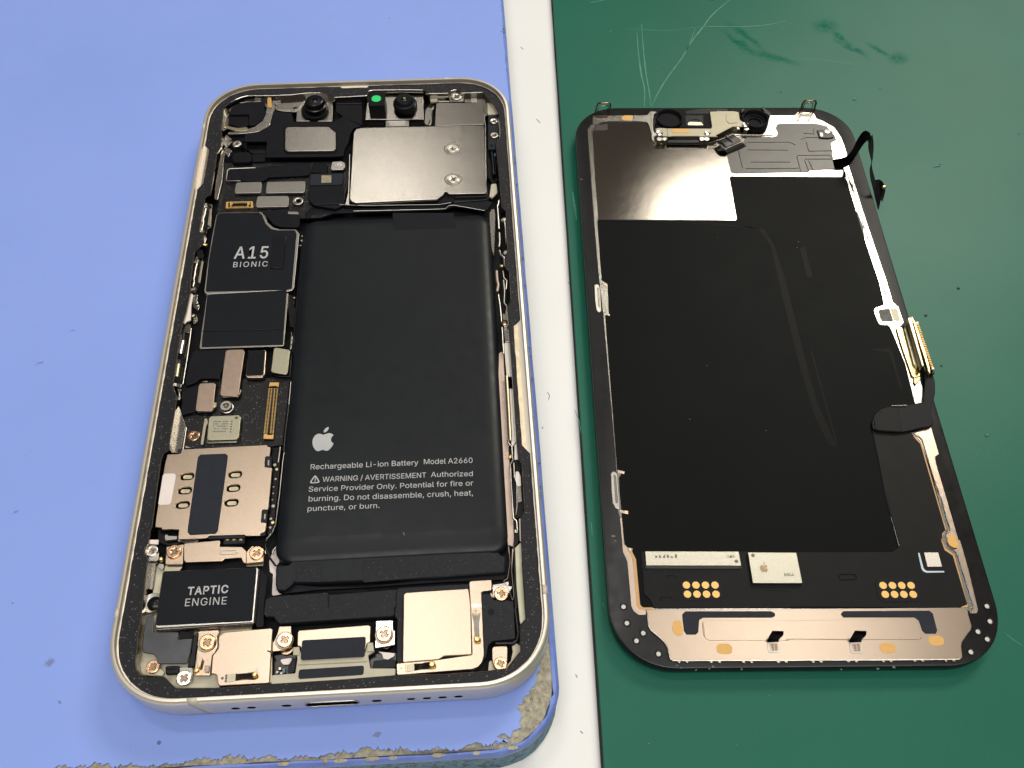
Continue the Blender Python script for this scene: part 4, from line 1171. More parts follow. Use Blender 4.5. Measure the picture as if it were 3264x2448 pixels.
P('light_window', 'tin', 'b', '1325,322 1392,322 1396,410 1330,410', 5.5, .2, .1)
P('corner_spacer', 'cream', 'b', '1504,378 1575,452 1604,545 1506,548', 5.4, .4, .3)
P('connector_cover', 'steel_dark', 'b', '962,432 1000,420 1440,425 1460,445 1478,652 950,668', 6.1, .8, .3, .06)
edge_line('cover_edge', 'silver', 'b', '1452,440 1484,650 1492,1370', 5.9, .08, phone)
P('flash_flex', 'plastic', 'b', '1512,560 1620,545 1640,600 1645,780 1600,815 1590,905 1512,908', 5.2, .6, .3, .08)
P('flex_rim', 'tin', 'b', '1618,560 1634,610 1648,690 1650,780 1628,800 1630,700 1612,610', 5.35, .4, .2)
screw(phone, 'b', 1572, 612, .85, 5.6, 'screw_silver')
screw(phone, 'b', 1577, 762, .85, 5.6, 'screw_silver')
P('plug', 'label', 'b', '1512,850 1592,845 1596,912 1512,912', 5.7, .7, .15, .1)
P('plug_window', 'black_gloss', 'b', '1532,862 1562,860 1564,892 1534,892', 5.76, .1, .05)
tube('side_rod', 'black_gloss', line3('b', '1548,930 1562,1060 1570,1190', 5.0), .32, phone)
tube('side_rod', 'black_gloss', line3('b', '1572,930 1588,1080 1592,1190', 4.6), .25, phone)
P('blue_component', 'blue_chip', 'b', '1575,955 1592,955 1592,985 1576,985', 5.0, .2, .05)
P('side_spacer', 'cream', 'b', '1545,1285 1600,1275 1612,1370 1560,1425 1525,1420', 4.9, .5, .3)
P('black_lug', 'black_gloss', 'b', '1500,915 1600,912 1610,1250 1560,1280 1505,1200', 4.2, .4, .2)

# ---------------- big camera cover
P('camera_cover', 'steel_plate', 'b', '90,742 120,698 182,687 1472,660 1488,1200 1506,1380 1088,1388 1078,1368 1052,1362 1040,1400 975,1442 101,1482 60,1462 48,1428', 6.35, 1.1, .7, .10)
for x, y in ((1136, 905), (1142, 1226)):
    c = at('b', x, y, 6.5)
    lathe('cover_boss', 'tin', c, [(1.0, 6.42), (1.35, 6.50), (1.62, 6.48), (1.75, 6.34)], phone)
    lathe('boss_ring', 'recess', c, [(1.0, 6.40), (1.2, 6.42), (1.3, 6.52), (1.36, 6.50)], phone)
    screw(phone, 'b', x, y, 1.12, 6.72, 'screw_silver')
P('cover_notch', 'black_matte', 'b', '1050,1368 1078,1374 1086,1395 1160,1405 1150,1470 985,1488 972,1448 1040,1404', 5.6, .8, .15, .1)
P('shelf_flex', 'black_gloss', 'b', '1085,1405 1505,1395 1545,1430 1500,1450 1150,1480', 5.2, .5, .15, .1)
P('clip_rail', 'steel', 'a', '1703,965 1716,966 1702,1485 1712,1500 1660,1495 1690,1370', 5.3, .4, .1)

# ---------------- boards below the receiver
P('logic_board', 'board', 'a', '300,1060 1020,1050 1290,1050 1660,1040 1700,1210 1660,1400 1640,1560 1380,1640 1250,1640 1000,1660 300,1600 330,1400 370,1240', 4.9, .6, .3)
P('flex_cover', 'black', 'a', '440,1122 712,1110 1024,1082 1010,1105 905,1170 800,1252 600,1256 545,1236 438,1238', 5.45, .2, .15, .05)
edge_line('flex_edge', 'tin', 'a', '712,1112 440,1122 415,1140 402,1238 412,1252 552,1250', 5.45, .16, phone)
P('flex_cover', 'black', 'a', '1034,1062 1290,1075 1278,1185 1200,1196 865,1212 850,1205', 5.40, .2, .15, .05)
P('connector_plate', 'tin', 'a', '512,1266 772,1259 776,1285 768,1372 745,1376 492,1380 492,1340', 5.6, .5, .25, .06)
P('connector_plate', 'tin', 'a', '834,1260 1232,1252 1238,1275 1230,1368 1205,1372 820,1380 822,1340', 5.6, .5, .25, .06)
P('connector_plate', 'tin', 'a', '733,1412 1052,1407 1062,1425 1060,1510 1045,1522 722,1528 713,1505', 5.6, .5, .3, .06)
P('connector_plate', 'label', 'a', '1298,1176 1632,1168 1638,1190 1628,1280 1605,1290 1286,1296 1284,1270', 5.7, .5, .25, .08)
P('small_label', 'olive', 'a', '1410,1192 1514,1190 1512,1268 1408,1270', 5.74, .05, .05, 0)
disc('dimple', 'label', 'a', 1346, 1240, .16, 5.75, .05, .01, phone, n=8)
P('cable_boot', 'black_matte', 'a', '1320,1058 1440,1050 1472,1075 1466,1160 1420,1168 1290,1160', 5.9, .9, .4, .25)
P('screw_lug', 'steel_dark', 'a', '1520,1045 1625,1040 1660,1065 1664,1095 1640,1130 1502,1134', 5.7, .4, .4, .08)
lathe('standoff', 'screw_silver', at('a', 1600, 1083, 5.8), [(.22, 5.5), (.28, 5.85), (.5, 5.85), (.55, 5.7)], phone, 18)
P('ribbon_fold', 'black', 'a', '1275,1306 1636,1296 1652,1500 1560,1545 1330,1510 1268,1450', 5.6, .5, .3, .1)
edge_line('fold_highlight', 'wrap', 'a', '1330,1502 1635,1490', 5.66, .12, phone)  # highlight along the fold, put in as a paler bead
def socket(view, corners, z, n, pin_r=.12, par=phone, vertical=False, body='gilt'):
    P('socket_body', body, view, corners, z, .35, .08, .04, par=par)
P('board_socket', 'pad', 'a', '400,1470 682,1464 686,1530 396,1538', 5.3, .4, .1, .04)
P('socket_well', 'black_gloss', 'a', '424,1480 660,1475 662,1522 422,1528', 5.33, .06, .05, 0)
for x0 in (440, 622):
    P('socket_clip', 'pad', 'a', f'{x0},1474 {x0+28},1473 {x0+26},1498 {x0+10},1505 {x0+26},1528 {x0},1530', 5.5, .2, .05)
for k in range(9):
    for y in (1481, 1521):
        x = 474 + k * 18.0
        P('contact', 'gilt', 'a', f'{x},{y-7} {x+10},{y-7} {x+10},{y+6} {x},{y+6}', 5.42, .1, .02, 0)
lathe('standoff', 'tin', at('a', 1163, 1460, 5.7), [(.45, 5.2), (.48, 5.75), (.55, 5.8), (.72, 5.82), (.78, 5.66), (.9, 5.6), (1.05, 5.62), (1.1, 5.4), (1.1, 4.9)], phone)

# ---------------- processor shields
P('lower_shield', 'chip', 'c', '332,985 1192,978 1186,1060 1145,1532 1120,1538 262,1566 252,1556 270,1400', 5.35, .6, .1, .05)
P('upper_shield', 'tin', 'c', '428,152 462,124 905,118 945,150 978,232 1035,282 1100,300 1272,298 1308,345 1252,925 1232,948 1172,962 1166,945 338,990 318,988 300,955 345,600 382,380', 5.55, .8, .3, .08)
P('shield_label', 'sticker', 'c', '436,156 464,130 880,124 915,150 950,240 1010,298 1080,312 1262,312 1278,350 1228,930 1168,944 330,962 318,955 352,620', 5.58, .05, .25, .0)
P('shield_label', 'sticker', 'c', '340,968 1172,950 1170,1020 1132,1520 276,1546 278,1480', 5.42, .06, .1, .0)
edge_line('label_seam', 'black_gloss', 'c', '282,1380 700,1372 1130,1358', 5.46, .07, phone)
lettering('lettering', 'print', 'c', 'A15', (612, 612), (984, 606), (640, 485), 5.61, phone, .042, .07)
lettering('lettering', 'print', 'c', 'BIONIC', (598, 703), (974, 693), (600, 648), 5.61, phone, .008, .10)
P('tape_flap', 'black', 'c', '1035,372 1168,384 1134,716 1000,706 1000,690', 5.72, .08, .1, .03)
edge_line('flap_edge', 'black_gloss', 'c', '1168,384 1134,716 1002,708', 5.72, .10, phone)
P('battery_ribbon', 'black', 'c', '905,112 1180,84 1186,136 1310,146 1312,230 1300,280 1105,276 1030,248 985,190 945,140', 6.0, .3, .3, .1)
P('light_gap', 'tin', 'c', '1182,114 1290,114 1304,140 1190,138', 5.9, .2, .1)
for x0, y0 in ((1345, 372), (1338, 420), (1325, 470), (1262, 1024)):
    disc('solder_dot', 'tin' if y0 < 1000 else 'gilt', 'c', x0 - 8, y0, .2, 5.2, .2, .08, phone, n=10)
P('board_edge', 'tin', 'c', '1318,700 1330,715 1305,1150 1290,1150', 4.9, .3, .05)
P('board_edge', 'steel', 'c', '1222,1376 1238,1440 1222,1570 1206,1572', 5.0, .4, .05)
P('board_flap', 'black_gloss', 'c', '1195,990 1260,1010 1250,1120 1285,1160 1268,1350 1205,1330 1185,1100', 4.9, .3, .2)

# ---------------- mid left: flexes, plates, long connector
P('side_flex', 'black', 'd', '330,245 800,232 805,250 742,490 705,600 700,660 640,640 430,640 378,690 215,752 232,600 262,430', 5.55, .3, .5, .15)
P('side_flex', 'black', 'd', '205,775 380,735 420,770 380,1085 372,1100 215,1135 172,1160 160,1050', 5.45, .4, .5, .15)
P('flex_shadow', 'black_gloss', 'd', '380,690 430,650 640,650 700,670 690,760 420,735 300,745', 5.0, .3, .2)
P('connector_plate', 'copper', 'd', '812,238 1025,232 1045,262 1042,300 962,860 930,892 720,882 704,850 770,330 782,262', 5.85, .4, .3, .08)
P('plate_lug', 'olive', 'd', '962,870 985,790 1000,798 985,850 950,900 740,900 735,890 930,892', 5.6, .3, .1)
P('connector_plate', 'copper', 'd', '430,705 620,697 644,718 608,1075 580,1096 375,1094 362,1068 405,740', 5.85, .4, .3, .08)
P('plate_lug', 'olive', 'd', '612,1060 622,970 655,970 652,1030 620,1045 600,1098 400,1108 385,1098 580,1096', 5.6, .3, .1)
P('silver_tab', 'tin', 'd', '460,680 525,672 530,688 462,690', 5.6, .2, .05)
P('crystal_can', 'gold', 'd', '1085,245 1330,236 1352,258 1330,580 1298,628 1075,632 1058,600 1095,270', 5.75, .6, .3, .15)
P('can_label', 'black', 'd', '1100,248 1318,242 1330,262 1306,575 1285,592 1082,598 1070,585', 5.80, .06, .2, .02)
P('plate_foam', 'black_gloss', 'd', '1650,250 1705,330 1685,620 1500,612 1418,580 1410,560 1640,560', 5.3, .8, .2, .1)
P('connector_plate', 'lime', 'd', '1450,222 1490,208 1660,236 1680,255 1645,560 1622,585 1435,555 1412,535 1430,400', 6.15, .3, .3, .08)
P('logic_board', 'board', 'd', '160,640 700,600 1000,640 1050,640 1690,620 1640,1250 1600,1560 1000,1640 420,1640 200,1560', 4.75, .5, .3)
P('board_socket', 'black_gloss', 'd', '1385,690 1530,692 1448,1482 1306,1478', 5.2, .5, .08, .04)
P('socket_end', 'pad', 'd', '1395,692 1525,694 1518,760 1480,740 1420,742 1385,752', 5.36, .25, .08, .03)
P('socket_end', 'pad', 'd', '1312,1415 1345,1405 1370,1425 1420,1425 1452,1408 1444,1480 1308,1476', 5.36, .25, .08, .03)
P('socket_spine', 'label', 'd', '1430,770 1455,770 1398,1400 1372,1400', 5.30, .2, .05, .03)
for k in range(34):
    t = (k + .5) / 34
    for xa, xb, w in ((1392, 1322, 22), (1424, 1352, 20), (1466, 1408, 20), (1503, 1442, 22)):
        x, y = xa + (xb - xa) * t, 772 + (1405 - 772) * t
        P('contact', 'gilt' if w == 22 else 'pad', 'd', f'{x-w/2},{y-5.5} {x+w/2},{y-5.5} {x+w/2},{y+4} {x-w/2},{y+4}', 5.38 if w == 22 else 5.32, .1, 0, 0)
lathe('standoff', 'tin', at('d', 787, 1018, 6.3), [(.42, 5.6), (.45, 6.2), (.52, 6.35), (.92, 6.35), (1.0, 6.25), (1.0, 5.75), (1.12, 5.7), (1.15, 5.4), (1.0, 5.3), (1.0, 4.8)], phone)
disc('nut_hole', 'recess', 'd', 787, 1018, .42, 6.0, .3, 0, phone)
P('radio_shield', 'steel_dark', 'd', '520,1480 545,1200 985,1190 965,1500 925,1530 535,1545 512,1520', 5.2, .5, .2, .1)
P('radio_shield', 'lime', 'd', '585,1160 965,1146 995,1172 992,1215 968,1455 935,1488 545,1502 520,1478 545,1190', 5.9, .7, .35, .10)
disc('shield_hole', 'recess', 'd', 930, 1186, .28, 5.92, .05, 0, phone, n=12)
rnd = random.Random(4)
for row, y in enumerate((1240, 1272, 1304, 1340, 1378)):
    for k in range(11):
        x = 615 + k * 19 - row * 3
        if rnd.random() < .82:
            P('engraving', 'print_dim', 'd', f'{x},{y-10} {x+11},{y-10} {x+10},{y+8} {x-1},{y+8}', 5.915, .02, 0, 0)
for y in (1235, 1272, 1308, 1344, 1382):
    disc('engraving', 'print_dim', 'd', 868 - (y - 1235) * .12, y, .16, 5.915, .03, 0, phone, n=8)
P('board_clip', 'lime', 'd', '490,1190 522,1192 538,1260 510,1300 470,1560 430,1558 470,1290', 5.4, .4, .1)
P('corner_plate', 'copper', 'd', '250,1310 420,1300 450,1330 418,1602 215,1608 228,1480', 4.6, .3, .15)
P('corner_shadow', 'steel_dark', 'd', '240,1170 450,1165 440,1290 260,1300', 4.2, .3, .15)
screw(phone, 'd', 336, 1432, 1.0, 5.0)

# ---------------- left rail: button contacts and switches
def pocket(view, text, z=6.2, r=.35, mat='well'):
    return P('rail_pocket', mat, view, text, z - .9, .3, r)
P('rail', 'steel', 'a', '345,960 372,900 385,940 360,1250 310,1450 275,1440 290,1250 320,1100', 5.7, .5, .15)
P('rail', 'steel_dark', 't', '300,30 325,0 345,15 380,20 372,160 350,170 345,200 330,215 300,200', 5.2, .4, .15)
P('button_pocket', 'black_gloss', 't', '305,195 325,30 352,20 375,35 365,80 352,160 345,195', 5.45, .1, .2)
tube('contact_wire', 'silver', line3('t', '345,35 338,60 332,90 325,110 325,140 318,165 313,185', 5.8), .20, phone)
lathe('contact_pad', 'silver', at('t', 342, 38, 5.9), [(0, 6.15), (.3, 6.1), (.5, 5.8), (.5, 5.4)], phone, 12)
lathe('contact_pad', 'silver', at('t', 316, 190, 5.9), [(0, 6.15), (.3, 6.1), (.55, 5.8), (.55, 5.4)], phone, 12)
P('contact_leaf', 'lime', 't', '362,50 376,45 366,155 350,150', 5.7, .3, .1)
P('rail_link', 'silver', 't', '322,215 338,212 345,230 322,290 305,290 320,250', 5.7, .3, .15)
lathe('gilt_dot', 'gilt', at('t', 340, 272, 5.5), [(0, 5.7), (.25, 5.65), (.35, 5.4)], phone, 12)
P('button_pocket', 'black_gloss', 't', '252,540 275,320 295,295 322,300 325,330 318,370 305,500 290,545 262,560', 5.45, .1, .3)
P('pocket_cover', 'black', 't', '282,320 300,300 322,302 318,350 292,352', 5.9, .3, .25)
tube('contact_wire', 'silver', line3('t', '290,372 282,400 275,430 272,460 266,480 268,500 262,530', 5.8), .20, phone)
lathe('contact_pad', 'silver', at('t', 288, 372, 5.9), [(0, 6.15), (.3, 6.1), (.55, 5.8), (.55, 5.4)], phone, 12)
lathe('contact_pad', 'silver', at('t', 266, 545, 5.9), [(0, 6.15), (.3, 6.1), (.55, 5.8), (.55, 5.4)], phone, 12)
P('contact_leaf', 'lime', 't', '312,370 325,368 304,505 290,500', 5.7, .3, .1)
P('rail_strip', 'white_tape', 't', '248,562 262,580 250,640 246,735 222,742 206,760', 5.9, .3, .15)
P('rail_clip', 'steel', 't', '262,580 290,570 285,620 300,640 296,680 262,650', 5.4, .4, .2)
lathe('contact_pad', 'silver', at('t', 285, 628, 5.6), [(0, 5.9), (.3, 5.8), (.45, 5.5), (.4, 5.2)], phone, 12)
lathe('contact_pad', 'olive', at('t', 262, 708, 5.6), [(0, 5.9), (.3, 5.8), (.45, 5.5), (.4, 5.2)], phone, 12)
P('rail_clip', 'steel_dark', 't', '252,700 285,700 290,740 262,760', 5.1, .4, .2)
P('button_pocket', 'black_gloss', 't', '152,1120 195,850 205,790 225,755 250,752 248,780 222,960 198,1120', 5.6, .1, .25)
P('pocket_cover', 'steel_dark', 't', '212,770 240,752 246,790 236,812 205,808', 5.9, .2, .2)
edge_line('pocket_edge', 'silver', 't', '250,785 226,960 198,1130', 6.0, .14, phone)
tube('switch_roller', 'silver', line3('t', '198,868 182,948', 6.0), .62, phone)
tube('switch_roller', 'lime', line3('t', '172,1010 160,1088', 6.0), .52, phone)
P('switch_foot', 'steel', 't', '150,1120 190,1125 188,1150 150,1140', 5.8, .3, .1)
P('rail_clip', 'steel', 't', '162,1150 190,1160 180,1180 182,1220 165,1230 170,1185', 5.6, .3, .15)
P('rail_bracket', 'steel_dark', 't', '145,1325 160,1230 190,1300 215,1385 208,1420 185,1545 125,1550', 5.2, .4, .2)
edge_line('bracket_edge', 'silver', 't', '220,1395 196,1552', 5.0, .14, phone)
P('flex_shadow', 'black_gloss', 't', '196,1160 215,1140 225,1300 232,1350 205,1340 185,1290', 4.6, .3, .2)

# ---------------- card tray
SIM = ('370,192 535,182 552,128 1620,72 1632,95 1668,100 1655,215 1600,215 1588,350 1684,362 1640,885 1562,885 1545,1045 1615,1055 '
       '1602,1160 1548,1182 1538,1215 1355,1218 1340,1202 892,1215 868,1246 505,1262 516,1138 420,1132 300,1138 294,1110 215,1108 232,960 300,560 340,310')
slots = []
for x, y in ((618, 467), (590, 645), (562, 825), (1222, 442), (1199, 614), (1175, 797)):
    c = at('e', x, y, 6.1)
    slots.append(stadium((c.x, c.y), 2.25, 1.35, .0))
P('tray_floor', 'black', 'e', '400,230 1600,150 1500,1100 300,1080', 4.9, .3, .3)
P('card_tray', 'gold', 'e', SIM, 6.1, .45, .15, .05, holes=slots)
for x, y in ((618, 467), (590, 645), (562, 825), (1222, 442), (1199, 614), (1175, 797)):
    c = at('e', x + 8, y + 12, 5.4)
    link('tray_contact', prism_mesh([stadium((c.x, c.y), 1.6, .75)], 5.5, .3, .05), 'olive', phone)
P('tray_label', 'label', 'e', '785,192 1100,180 1130,205 1125,260 1005,1150 975,1188 655,1205 622,1172 628,1100 752,225', 6.2, .1, .3, .04)
P('white_label', 'white_tape', 'e', '330,432 455,430 475,452 470,500 415,795 390,824 268,828 254,810 262,760 310,460', 6.16, .08, .25, .02)
P('tray_clip', 'label', 'e', '1606,212 1680,216 1678,345 1660,355 1598,348 1590,290', 6.1, .3, .1, .06)
P('clip_contact', 'pink', 'e', '1632,262 1652,262 1650,330 1632,328', 6.14, .1, .05)
P('tray_clip', 'label', 'e', '1568,892 1632,890 1620,1050 1598,1052 1550,1040 1556,960', 6.1, .3, .1, .06)
P('clip_contact', 'pink', 'e', '1588,940 1608,940 1602,1005 1584,1005', 6.14, .1, .05)
P('tray_clip', 'label', 'e', '1628,72 1690,60 1685,92 1640,90', 5.9, .3, .1, .06)
P('tray_clip', 'label', 'e', '500,122 545,122 530,178 495,175', 6.0, .3, .1, .06)
P('tray_corner', 'label', 'e', '1550,1170 1605,1168 1600,1212 1545,1215', 5.9, .3, .1, .06)
P('tray_side', 'black_gloss', 'e', '1680,105 1760,100 1800,120 1760,640 1700,1160 1640,1210 1610,1200 1640,900 1695,370', 4.9, .4, .2)
edge_line('board_rim', 'silver', 'e', '1840,0 1850,100 1820,290 1780,700 1730,1080 1690,1175 1620,1250 1600,1320 1605,1440', 5.2, .09, phone)
edge_line('board_rim', 'tin', 'e', '1790,100 1765,295', 5.2, .14, phone)
for x, y, r, mt in ((1718, 322, .3, 'tin'), (1745, 375, .26, 'gilt'), (1730, 500, .2, 'tin'), (1705, 600, .15, 'tin'), (1700, 680, .15, 'tin'), (1690, 760, .15, 'tin'),
                    (1700, 840, .3, 'tin'), (1670, 1000, .25, 'tin'), (1695, 1046, .3, 'gilt'), (1662, 1110, .25, 'tin')):
    disc('solder_dot', mt, 'e', x, y, r, 5.0, .2, .06, phone, n=9)
P('tray_lip', 'label', 'e', '878,1222 1345,1200 1348,1240 885,1255', 5.9, .4, .08)
P('tray_connector', 'label', 'e', '1082,1250 1345,1240 1335,1310 1072,1322', 5.5, .8, .08, .08)
for x in (1128, 1212, 1298):
    P('contact', 'pad', 'e', f'{x-22},1248 {x+18},1246 {x+14},1272 {x-25},1275', 5.56, .1, .05)
P('tray_foot', 'black_gloss', 'e', '250,1140 500,1145 500,1260 620,1300 560,1330 380,1340 250,1300', 4.6, .4, .2)
P('eject_lever', 'tin', 'e', '340,1200 370,1198 378,1215 495,1218 490,1256 400,1270 350,1275 332,1250', 5.4, .5, .1)
P('lever_step', 'tin', 'e', '500,1262 780,1255 720,1300 600,1302 500,1285', 5.2, .3, .1)

# bracket under the tray
P('clamp_bracket', 'gold', 'f', '850,42 1240,8 1252,18 1245,78 1490,80 1535,125 1535,252 1512,262 1478,198 1300,212 1275,238 872,252 850,218', 5.9, .35, .15, .06)
P('bracket_foot', 'gold', 'f', '660,78 848,52 842,268 700,272 645,270', 5.4, .3, .15, .06)
P('bracket_foot', 'gold', 'f', '1535,140 1600,70 1735,115 1726,242 1530,262', 5.45, .3, .15, .06)
P('foot_edge', 'lime', 'f', '645,285 838,272 835,300 800,345 630,350', 4.7, .4, .1)
P('foot_edge', 'lime', 'f', '1535,268 1728,248 1722,285 1535,298', 4.7, .4, .1)
c = at('f', 1342, 140, 5.95)
link('embossed_slot', prism_mesh([stadium((c.x, c.y), 2.75, .78, .0), stadium((c.x, c.y), 2.4, .5, .0)], 6.0, .1, .04), 'silver', phone)
screw(phone, 'f', 738, 128, 1.12, 5.85)
screw(phone, 'f', 1650, 142, 1.12, 5.85)
P('ear_bracket', 'tin', 'f', '428,150 430,90 470,50 535,55 562,90 575,145 575,235 462,236 460,200', 5.5, .4, .5, .1)
screw(phone, 'f', 497, 120, .95, 5.9, 'screw_silver')
lathe('gilt_dot', 'gilt', at('f', 595, 212, 5.6), [(0, 5.8), (.3, 5.75), (.42, 5.4), (.42, 5.0)], phone, 12)
P('rail_strip', 'white_tape', 'f', '478,0 572,0 565,52 460,45', 5.9, .3, .1)
P('spring_leaf', 'tin', 'f', '575,260 625,270 632,300 610,340 560,300', 5.0, .3, .15)
P('cream_tray', 'cream', 'f', '470,240 545,240 530,400 515,540 480,700 400,850 350,1050 345,1200 325,1400 400,1490 640,1505 670,1570 750,1635 1245,1640 1250,1480 1600,1400 1600,900 600,300', 4.3, .5, .4, .1)
P('side_gasket', 'steel_dark', 'f', '440,250 480,240 545,245 520,440 500,560 420,520', 4.9, .5, .3)
lathe('motor_post', 'silver', at('f', 500, 700, 5.0), [(0, 4.9), (.5, 5.0), (1.5, 5.1), (1.7, 4.8), (1.8, 4.3)], phone, 22)
lathe('motor_post_cap', 'black_gloss', at('f', 530, 710, 5.0), [(0, 5.6), (.7, 5.5), (1.1, 5.2), (1.15, 4.6)], phone, 18)

# ---------------- vibration motor
P('motor_body', 'steel_dark', 'f', '612,362 640,345 1662,302 1690,330 1640,905 1610,935 560,1008 525,985 530,940', 6.1, 2.4, .35, .22)
P('motor_rim', 'silver', 'f', '622,356 640,345 1655,304 1676,325 1625,895 1600,915 560,978 532,965 540,930', 6.36, .3, .3, .13)
P('motor_label', 'sticker', 'f', '628,352 1640,308 1652,322 1602,885 1588,898 560,948 545,938', 6.42, .10, .15, .03)
lettering('lettering', 'print', 'f', 'TAPTIC', (886, 610), (1338, 585), (886, 524), 6.45, phone, .045, .05)
lettering('lettering', 'print', 'f', 'ENGINE', (850, 735), (1325, 712), (862, 650), 6.45, phone, .0, .04)
P('motor_flex', 'black', 'f', '1700,320 1745,370 1765,420 1735,700 1730,960 1655,970 1640,930', 5.6, .4, .3)
# under the motor
P('grey_tape', 'shine', 'f', '440,838 522,826 512,1012 795,1016 788,1080 780,1105 840,1092 942,1088 925,1240 885,1368 560,1370 545,1300 518,1262 398,1245 392,1180 402,1050', 5.5, .25, .3, .1)
P('tape_step', 'black', 'f', '800,1000 960,1020 965,1060 940,1088 800,1100', 5.5, .3, .2, .1)
P('side_block', 'black_gloss', 'f', '948,1080 1000,1010 1010,1060 985,1240 975,1400 885,1410 900,1350 925,1250', 5.3, .6, .2, .15)
P('lower_bracket', 'gold', 'f', '1012,1006 1235,992 1240,1030 1218,1060 1225,1180 1195,1240 1160,1275 1140,1500 1050,1500 960,1500 975,1390 1000,1200', 5.2, .3, .3, .06)
screw(phone, 'f', 1104, 1128, 1.18, 5.75)
lathe('screw_washer', 'lime', at('f', 1104, 1140, 5.3), [(.9, 5.35), (1.3, 5.35), (1.38, 5.2)], phone)
P('bent_tab', 'gold', 'f', '985,1292 1060,1300 1030,1410 995,1400', 5.9, .2, .1)
P('bent_tab', 'tin', 'f', '1080,1385 1135,1385 1128,1460 1075,1455', 5.4, .1, .1)
lathe('gilt_dot', 'gilt', at('f', 985, 1440, 5.6), [(0, 5.8), (.3, 5.75), (.42, 5.4), (.42, 5.0)], phone, 12)
P('flex_plug', 'black_gloss', 'f', '640,1390 800,1385 800,1480 650,1490', 5.3, .6, .3, .2)
edge_line('plug_edge', 'label', 'f', '660,1418 770,1412', 5.36, .16, phone)
screw(phone, 'f', 506, 1396, 1.0, 5.4)
P('screw_tab', 'cream', 'f', '560,1400 640,1460 610,1500 520,1490 500,1460', 4.9, .3, .2)
P('screw_tab', 'tin', 'f', '800,1410 945,1400 950,1500 860,1600 790,1590 770,1500', 5.0, .3, .3)
screw(phone, 'f', 848, 1522, 1.12, 5.5, 'screw_silver')
P('antenna_plate', 'gold', 'f', '1285,1020 1805,974 1828,988 1822,1100 1795,1560 1780,1582 1245,1612 1226,1590 1212,1500 1195,1485 1150,1478 1165,1280 1230,1200 1232,1065 1270,1040', 6.0, .3, .25, .10)
P('plate_edge', 'olive', 'f', '1800,1100 1828,1100 1822,1560 1790,1590 1790,1500', 5.6, .6, .1)
disc('plate_hole', 'white_tape', 'f', 1648, 1448, .42, 6.02, .05, 0, phone, n=14)
P('spring_foot', 'lime', 'f', '1345,1484 1425,1474 1422,1555 1335,1580', 6.06, .08, .05)
ribbon('contact_spring', 'tin', 'f', '1422,1478,6.15 1500,1475,6.3 1580,1464,6.6 1625,1462,6.8', '1422,1552,6.15 1500,1532,6.3 1580,1520,6.6 1625,1508,6.8', .1, phone)
lathe('contact_tip', 'gilt', at('f', 1628, 1486, 6.7), [(0, 6.9), (.3, 6.85), (.42, 6.6), (.4, 6.4)], phone, 12)
disc('weld_dot', 'print_dim', 'f', 1275, 1527, .22, 6.02, .04, 0, phone, n=10)
for x, y in ((1318, 1500), (1316, 1530), (1312, 1560)):
    disc('weld_dot', 'print_dim', 'f', x, y, .2, 6.02, .04, 0, phone, n=10)
for x, y in ((1092, 1395), (1118, 1395), (1090, 1422), (1116, 1422), (1088, 1448), (1112, 1450)):
    disc('weld_dot', 'recess', 'f', x, y, .16, 5.46, .04, 0, phone, n=8)

# ---------------- dock connector
P('cream_frame', 'cream', 'g', '446,1222 500,1192 530,1272 1208,1250 1235,1162 1288,1158 1305,1248 1238,1288 1262,1428 1530,1428 1522,1520 480,1582 214,1602 215,1500 468,1480 490,1330 484,1290 446,1285', 5.75, .6, .2, .08)
edge_line('frame_step', 'cream', 'g', '500,1385 860,1368 1225,1350', 5.80, .14, phone)
P('dock_plate', 'gold', 'g', '508,1024 1245,968 1270,985 1262,1150 1228,1165 1212,1262 535,1290 525,1200 488,1190 492,1045', 5.95, .45, .2, .12)
P('dock_label', 'label', 'g', '552,1130 1198,1092 1214,1105 1212,1150 1202,1290 1190,1305 545,1340 526,1325 528,1280 540,1140', 6.08, .1, .15, .03)
P('dock_label', 'label', 'g', '520,1440 1180,1398 1195,1410 1190,1485 1172,1496 515,1540 500,1522 505,1460', 5.85, .1, .2, .03)
P('latch', 'cream', 'g', '448,1205 508,1202 515,1240 508,1285 444,1288', 6.0, .35, .05)
P('latch', 'cream', 'g', '1232,1160 1290,1154 1300,1248 1228,1250', 6.0, .35, .05)
for (sx, sy), tab in (((356, 1122), '298,985 428,980 425,1050 445,1120 430,1200 330,1240 228,1252 232,1160 280,1060'), ((1407, 1062), '1322,925 1502,918 1505,1025 1525,1030 1522,1180 1310,1215')):
    P('screw_tab', 'silver' if sx > 1000 else 'gold', 'g', tab, 5.5, .3, .15, .06)
    lathe('screw_washer', 'lime', at('g', sx, sy + 12, 5.6), [(.9, 5.65), (1.28, 5.65), (1.36, 5.5)], phone)
    lathe('screw_pillar', 'recess', at('g', sx + 20, sy + 90, 4.9), [(0, 4.9), (1.0, 4.9), (1.05, 4.0)], phone)
    screw(phone, 'g', sx, sy, 1.15, 6.1)
P('dock_well', 'black_gloss', 'g', '215,1260 480,1290 470,1480 200,1510', 4.5, .3, .2)
P('dock_well', 'black_gloss', 'g', '1250,1280 1540,1260 1530,1430 1260,1430', 4.5, .3, .2)
P('foil', 'white_tape', 'g', '300,1335 430,1315 432,1350 400,1388 340,1390', 4.8, .15, .3)
P('foil', 'white_tape', 'g', '1335,1248 1525,1268 1515,1300 1450,1335 1400,1328 1385,1275', 4.8, .15, .3)
P('dock_flex', 'plastic', 'g', '400,1390 450,1310 478,1330 465,1450 440,1478 385,1476', 5.1, .3, .3)
P('dock_flex', 'plastic', 'g', '1300,1345 1530,1330 1530,1420 1280,1432', 5.1, .3, .3)
